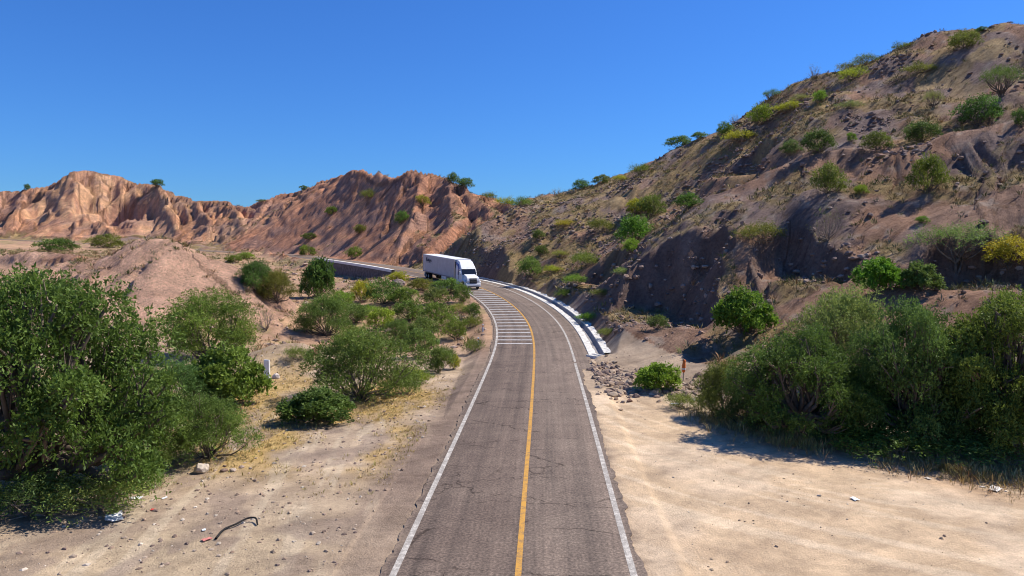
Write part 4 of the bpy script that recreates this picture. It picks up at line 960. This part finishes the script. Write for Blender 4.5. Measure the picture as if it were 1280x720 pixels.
tag(truck, 'white semi truck with long box trailer coming round the bend', 'truck')
pf = road_at(s_front, OFF); pr = road_at(s_front + 5.6, OFF)
fwd = Vector(pf - pr).normalized(); rx = Vector((fwd.y, -fwd.x, 0)).normalized(); upv = rx.cross(fwd)
truck.matrix_world = Matrix(((rx.x, fwd.x, upv.x, pf[0]), (rx.y, fwd.y, upv.y, pf[1]), (rx.z, fwd.z, upv.z, pf[2]), (0, 0, 0, 1)))
tp = lambda x, y, z: x * (1 - .16 * np.clip((z - 2.6) / 1.5, 0, 1)) if z > 2.0 else x
cab = part(prism([(-2.0, .95), (-2.0, 2.05), (-2.55, 2.85), (-5.1, 2.85), (-5.1, .75), (-3.2, .75)], -1.22, 1.22, .08, 2), 'cab', M_TW, truck)
part(prism([(-2.45, 2.82), (-2.75, 3.15), (-3.7, 3.86), (-4.5, 4.02), (-5.15, 4.04), (-5.15, 2.82)], -1.2, 1.2, .10, 3, tp), 'roof_fairing', M_TW, truck)
ht = lambda x, y, z: x * (.80 if z > 1.85 else .9 if y > -.3 else 1)
part(prism([(-.12, .95), (-.05, 1.3), (-.18, 1.72), (-.6, 1.92), (-2.05, 2.12), (-2.05, .95)], -1.08, 1.08, .09, 3, ht), 'hood', M_TW, truck)
part(prism([(.05, .38), (.08, .6), (-.02, .95), (-.75, .98), (-.75, .42)], -1.22, 1.22, .06, 2, lambda x, y, z: x * (.93 if y > -.2 else 1)), 'bumper', M_TW, truck)
gr = part(prism([(-.03, .72), (.0, .95), (.0, 1.3), (-.12, 1.68), (-.2, 1.68), (-.2, .72)], -.56, .56, .03, 1), 'grille', M_BLK, truck)
for k in range(5): part(bx(-.5, .5, -.015 - .028 * max(0, k - 2), .012 - .028 * max(0, k - 2), .8 + .17 * k, .825 + .17 * k, .004), 'grille_bar', M_ALU, gr)
part(bx(-.9, .9, .03, .085, .48, .62, .01), 'bumper_intake', M_BLK, truck)
for sx in (-1, 1):
    part(prism([(-.1, 1.12), (-.2, 1.42), (-.55, 1.45), (-.5, 1.15)], sx * .72, sx * 1.09, .02, 1), 'headlight', M_LMP, truck)
    part(prism([(-.35, .55), (-.2, 1.1), (-.6, 1.32), (-1.6, 1.36), (-1.95, 1.0), (-1.75, .95), (-1.5, 1.2), (-.85, 1.2), (-.6, .95), (-.6, .55)], sx * 1.0, sx * 1.25, .03, 1), 'fender', M_TW, truck)
    part(prism([(-2.62, 1.95), (-2.6, 2.6), (-3.35, 2.6), (-3.35, 1.95)], sx * 1.2, sx * 1.245, .01, 1), 'side_window', M_GLS, truck)
    mi = part(bx(sx * 1.3, sx * 1.52, -2.3, -2.14, 1.95, 2.55, .04), 'mirror', M_TW if sx > 0 else M_BLK, truck)
    part(bx(sx * 1.15, sx * 1.34, -2.25, -2.19, 2.02, 2.07, .01), 'mirror_arm', M_BLK, mi)
    part(prism([(-3.5, .45), (-3.5, .8), (-5.9, .8), (-5.9, .45)], sx * .98, sx * 1.2, .05, 2), 'side_skirt', M_TW, truck)
    part(bx(sx * 1.14, sx * 1.18, -5.42, -5.12, .9, 3.7, .01), 'gap_shade_extender', M_BLK, truck)  # extender, black to paint in the shaded gap before the trailer
    # blue swoosh on the sleeper side and fairing
    part(prism([(-3.55, 1.85), (-3.25, 2.9), (-3.7, 3.42), (-5.0, 3.62), (-5.0, 3.40), (-4.0, 3.18), (-3.72, 2.85), (-3.95, 1.85)], sx * 1.0, sx * 1.235, .0), 'blue_stripe', M_BLUE, truck)
    part(bx(sx * 1.2, sx * 1.26, -3.42, -3.38, 1.2, 2.5, .004), 'door_seam', M_BLK, truck)
part(prism([(-1.94, 2.06), (-2.44, 2.80), (-2.5, 2.76), (-2.0, 2.02)], -1.1, 1.1, .0), 'windshield', M_GLS, truck)
part(prism([(-2.38, 2.83), (-2.42, 2.92), (-2.8, 3.02), (-2.8, 2.86)], -1.1, 1.1, .02, 1), 'sun_visor', M_TW, truck)
part(bx(-.45, .45, -7.6, -.9, .55, .95, .02), 'chassis', M_BLK, truck)
for sx in (-1, 1):
    wheel(truck, sx * 1.04, -1.15)
    for y in (-5.9, -7.2): wheel(truck, sx * .95, y, True)
part(bx(-.5, .5, -7.4, -5.9, .95, 1.12, .03), 'fifth_wheel', M_BLK, truck)
# trailer: own heading, swung about the kingpin
trl = bpy.data.objects.new('trailer', None); COL.objects.link(trl); trl.parent = truck
kp = road_at(s_front + 6.4, OFF); kr = road_at(s_front + 6.4 + 13, OFF)
f2 = Vector(kp - kr).normalized(); r2 = Vector((f2.y, -f2.x, 0)).normalized(); u2 = r2.cross(f2)
bpy.context.view_layer.update()
trl.matrix_parent_inverse = Matrix.Identity(4)
MW = Matrix(((r2.x, f2.x, u2.x, kp[0]), (r2.y, f2.y, u2.y, kp[1]), (r2.z, f2.z, u2.z, kp[2]), (0, 0, 0, 1)))
trl.matrix_basis = truck.matrix_world.inverted() @ MW
TF, TB = .85, -14.8
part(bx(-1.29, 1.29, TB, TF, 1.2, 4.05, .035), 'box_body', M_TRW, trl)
part(bx(-1.315, 1.315, TB - .02, TF + .02, 3.98, 4.075, .02), 'roof_rail', plain('roof_white', (.74, .73, .71), .5, .4), trl)
part(bx(-1.31, 1.31, TB, TF, 1.1, 1.28, .02), 'floor_rail', plain('grey_rail', (.2, .2, .21), .5, .4), trl)
for sx in (-1, 1):
    for yy in (TF - .06, TB + .06): part(bx(sx * 1.22, sx * 1.33, yy - .09, yy + .09, 1.12, 4.03, .01), 'corner_post', M_ALU, trl)
    for k in range(10): part(bx(sx * 1.28, sx * 1.3, TB + 1.35 + k * 1.25, TB + 1.37 + k * 1.25, 1.3, 3.95, 0), 'panel_seam', M_TRW, trl)
    part(bx(sx * .85, sx * 1.0, -2.1, -1.95, .25, 1.15, .01), 'landing_gear', M_ALU, trl)
    for y in (-12.0, -13.3): wheel(trl, sx * .95, y, True)
    part(bx(sx * .7, sx * 1.22, TB + .55, TB + .58, .25, 1.0, .0), 'mud_flap', M_TW, trl)
part(bx(-1.24, -.55, -5.4, -3.2, .55, 1.12, .03), 'tool_box', M_TW, trl)
part(bx(.55, 1.24, -5.4, -3.2, .55, 1.12, .03), 'tool_box', M_TW, trl)
part(bx(-.5, .5, TB + .3, -10.5, .7, 1.12, .03), 'bogie_frame', M_BLK, trl)
part(bx(-1.15, 1.15, TB, TB + .1, .5, .6, .01), 'underride_bar', M_ALU, trl)
part(bx(-.02, .02, TB - .02, TB + .02, 1.3, 3.9, .0), 'door_gap', M_BLK, trl)
# the small dark printed mark near the rear top of the visible side (strokes, too small to read in the photo)
lp = []
def stroke(pts, r=.055):
    q = catmull(np.array([(1.30, y, z) for y, z in pts]), .1); lp.append(tube(q, np.full(len(q), r), 4))
y0 = TB + 1.9
stroke([(y0, 2.95), (y0 + .05, 3.55), (y0 + .4, 3.5), (y0 + .2, 3.25), (y0 + .5, 3.1), (y0 + .05, 2.95)], .07)
stroke([(y0 + .65, 3.3), (y0 + .7, 3.0), (y0 + .95, 3.0), (y0 + 1.0, 3.35)]); stroke([(y0 + 1.15, 3.0), (y0 + 1.3, 3.6), (y0 + 1.4, 3.0)])
stroke([(y0 + 1.85, 3.3), (y0 + 1.55, 3.25), (y0 + 1.6, 3.0), (y0 + 1.9, 3.05), (y0 + 1.9, 3.35), (y0 + 1.85, 2.75)]); stroke([(y0 + 2.1, 3.0), (y0 + 2.3, 3.35), (y0 + 2.5, 3.2), (y0 + 2.6, 3.0)])
stroke([(y0 - .1, 2.78), (y0 + 1.2, 2.82), (y0 + 2.6, 2.75)], .035)
V, F = join(lp); part(mesh_np('printed_mark', V, F, True), 'printed_mark', M_LOGO, trl)

# ------------------------------------------------------------------ small things by the road
def gz_at(x, y): return float(H(np.array([x]), np.array([y]))[0])
def spot(px, py):
    d = ground_hit(px, py); x, y, _ = W(px, py, d); return x, y, gz_at(x, y), d
# white marker slab
x, y, z, d = spot(334, 474)
sl_ = bpy.data.objects.new('marker_slab', None); COL.objects.link(sl_); sl_.location = (x, y, z); sl_.rotation_euler = (0, 0, math.radians(-24))
tag(sl_, 'white concrete marker slab standing by a small tan mound', 'marker')
M_SLAB = plain('white_limewash', (.74, .73, .70), .85, .2, vary=.12, scale=4, bump=.01)
part(prism([(-.07, -.2), (.07, -.2), (.07, 1.28), (.03, 1.33), (-.03, 1.33), (-.07, 1.28)], -.23, .23, .012, 1), 'slab', M_SLAB, sl_)
part(bx(-.3, .3, -.15, .15, -.2, .06, .02), 'footing', M_CONC, sl_)
# orange marker by the right trees
x, y, z, d = spot(854, 476)
mk = bpy.data.objects.new('marker_post', None); COL.objects.link(mk); mk.location = (x, y, z); mk.rotation_euler = (.05, 0, .3)
tag(mk, 'orange topped marker post near the bright lime roadside bush', 'post')
M_OR = plain('orange_plastic', (.72, .17, .035), .6, .3, vary=.15, scale=5)
Vp, Fp = tube(np.array([(0, 0, -.2), (0, 0, .3), (0, 0, .62)]), [.045, .04, .04], 8); part(mesh_np('stake', Vp, Fp, True), 'stake', plain('weathered_wood', (.42, .36, .28), .9), mk)
Vp, Fp = tube(np.array([(0, 0, .55), (0, 0, .62), (0, 0, .95), (.01, 0, 1.15), (.02, 0, 1.22), (.02, 0, 1.3), (.02, 0, 1.42), (.02, 0, 1.48)]), [.02, .10, .125, .12, .09, .11, .10, .01], 12); part(mesh_np('orange_body', Vp, Fp, True), 'orange_body', M_OR, mk)
Vp, Fp = tube(np.array([(0, 0, .78), (0, 0, .88)]), [.13, .134], 12); part(mesh_np('reflective_band', Vp, Fp, True), 'reflective_band', M_SLAB, mk)
# white delineators on the inside of the bend
for px, py, lab in ((598, 433, 'small white delineator post left of the first hatch bars'), (612, 414, 'white delineator post tight against the inside of the bend')):
    x, y, z, d = spot(px, py)
    S_, O_, _ = road_near(np.array([x]), np.array([y]))
    if O_[0] > -4.9: x, y, _ = road_at(float(S_[0]), -4.95); z = gz_at(x, y)
    dl = bpy.data.objects.new('delineator_post', None); COL.objects.link(dl); dl.location = (x, y, z); tag(dl, lab, 'post')
    part(prism([(-.05, -.2), (.05, -.2), (.05, .72), (.0, .8), (-.05, .76)], -.07, .07, .01, 1), 'post_body', M_SLAB, dl)
    part(bx(-.072, .072, -.056, -.045, .52, .64, 0), 'reflector', M_AMB, dl)
# rocks one can single out
def rock(px, py, wpx, label, rgb, hs=.75, name='boulder', seed=0):
    x, y, z, d = spot(px, py); r = wpx * d / FOC / 2; g = np.random.default_rng(seed)
    bm = bmesh.new(); bmesh.ops.create_icosphere(bm, subdivisions=3, radius=1)
    dirs = g.normal(size=(9, 3)); dirs /= np.linalg.norm(dirs, axis=1)[:, None]; cut = g.uniform(.62, .9, 9)
    for v in bm.verts:
        p = np.array(v.co)
        for dd, c in zip(dirs, cut):
            t = p @ dd
            if t > c: p = p - dd * (t - c) * .9
        p *= 1 + .05 * g.normal() ; v.co = p * np.array([1.05, .85, hs])
    me = bpy.data.meshes.new('rock'); bm.to_mesh(me); bm.free()
    o = link(me, name, plain('rock_%d' % seed, rgb, .95, .15, vary=.25, scale=2.5, bump=.05), label=label, cat='rock'); o.location = (x, y, z + r * hs * .45); o.scale = (r, r, r); o.rotation_euler = (0, 0, seed * 1.3)
rock(251, 592, 21, 'pale boulder lying at the edge of the left bushes', (.52, .43, .33), .8, seed=1)
rock(345, 473, 10, 'small white boulder leaning by the marker slab', (.62, .52, .44), .9, seed=2)
rock(280, 592, 10, 'dark brown stone right of the pale boulder', (.24, .16, .12), .5, 'stone', 3)
rock(291, 589, 10, 'flat pale stone, nearest of the pair right of the boulder', (.46, .36, .28), .5, 'stone', 4)
rock(302, 586, 7, 'small round stone at the right end of the stone row', (.44, .33, .26), .6, 'stone', 5)
rock(393, 444, 14, 'reddish block under the eroded bank behind the little mound', (.26, .12, .085), .8, seed=6)
rock(498, 358, 18, 'dark boulder on the bank left of the truck', (.24, .185, .16), .7, seed=7)
rock(787, 503, 9, 'brown clod alone at the edge of the dirt lot', (.20, .12, .09), .6, 'stone', 8)
rock(866, 502, 9, 'pale stone on the rubble under the feathery bush', (.56, .48, .42), .5, 'stone', 9)
# scrap of black tyre tread
x0_, y0_, z0_, d0 = spot(270, 676); x1_, y1_, z1_, d1 = spot(322, 658)
pp = [spot(a, b) for a, b in ((270, 676), (281, 669), (296, 660), (310, 656), (319, 655), (322, 658))]
pts = catmull(np.array([(p[0], p[1], p[2] + hgt) for p, hgt in zip(pp, (.06, .05, .10, .14, .14, .05))]), .05)
V, F = tube(pts, np.linspace(.04, .028, len(pts)), 6); link(mesh_np('tyre_scrap', V, F, True), 'tyre_scrap', M_RUB, label='curved black strip of tyre rubber on the left gravel', cat='rubber strip')
# litter
def litter(px, py, w, rgb, label, seed, cat='litter', name='litter_scrap', hgt=.25):
    x, y, z, d = spot(px, py); r = w * d / FOC / 2; g = np.random.default_rng(seed); n = 6
    u = np.linspace(-1, 1, n); X, Y = np.meshgrid(u, u)
    Z = (fbm(X * 1.3 + seed, Y * 1.3, seed, 3) - .3) * hgt * 2; X = X + g.uniform(-.15, .15, X.shape); Y = Y * .6 + g.uniform(-.12, .12, X.shape)
    V = np.stack([X, Y, Z], -1).reshape(-1, 3) * r; V2 = V - [0, 0, .012]; idx = np.arange(n * n).reshape(n, n)
    F = np.stack([idx[:-1, :-1], idx[:-1, 1:], idx[1:, 1:], idx[1:, :-1]], -1).reshape(-1, 4)
    me = mesh_np(name, np.vstack([V, V2]), np.vstack([F, F[:, ::-1] + n * n])); o = link(me, name, plain('litter_%d' % seed, rgb, .7, .3, vary=.1), label=label, cat=cat)
    o.location = (x, y, z + .015 + .1 * r); o.rotation_euler = (0, 0, seed)
litter(142, 651, 30, (.75, .74, .72), 'long white plastic scrap in front of the grey scrub', 21)
litter(170, 625, 14, (.72, .72, .72), 'white plastic scrap at the grey scrub edge', 22)
litter(206, 626, 7, (.8, .8, .78), 'small white scrap between bush and yellow grass', 23)
litter(255, 664, 7, (.75, .78, .8), 'small white flat scrap left of the tyre strip', 24)
litter(192, 639, 7, (.6, .06, .05), 'red scrap on the gravel near the white plastic', 25)
litter(258, 676, 12, (.55, .2, .16), 'faded red scrap left of the tyre strip end', 26)
litter(1068, 626, 11, (.8, .82, .85), 'white paper on the dirt lot, nearest to the trees', 27)
litter(1024, 624, 5, (.25, .25, .26), 'small dark can on the dirt lot left of white paper', 28, hgt=.6)
litter(1244, 616, 18, (.68, .62, .54), 'pale broken board at the grass edge on the right', 29)
litter(1160, 602, 8, (.6, .52, .42), 'small pale board scrap at the right grass edge', 30)
litter(1228, 612, 6, (.68, .6, .52), 'tiny pale scrap left of the broken board', 31)
litter(845, 507, 12, (.72, .72, .74), 'crumpled white bag on the rubble by the feathery bush', 32)
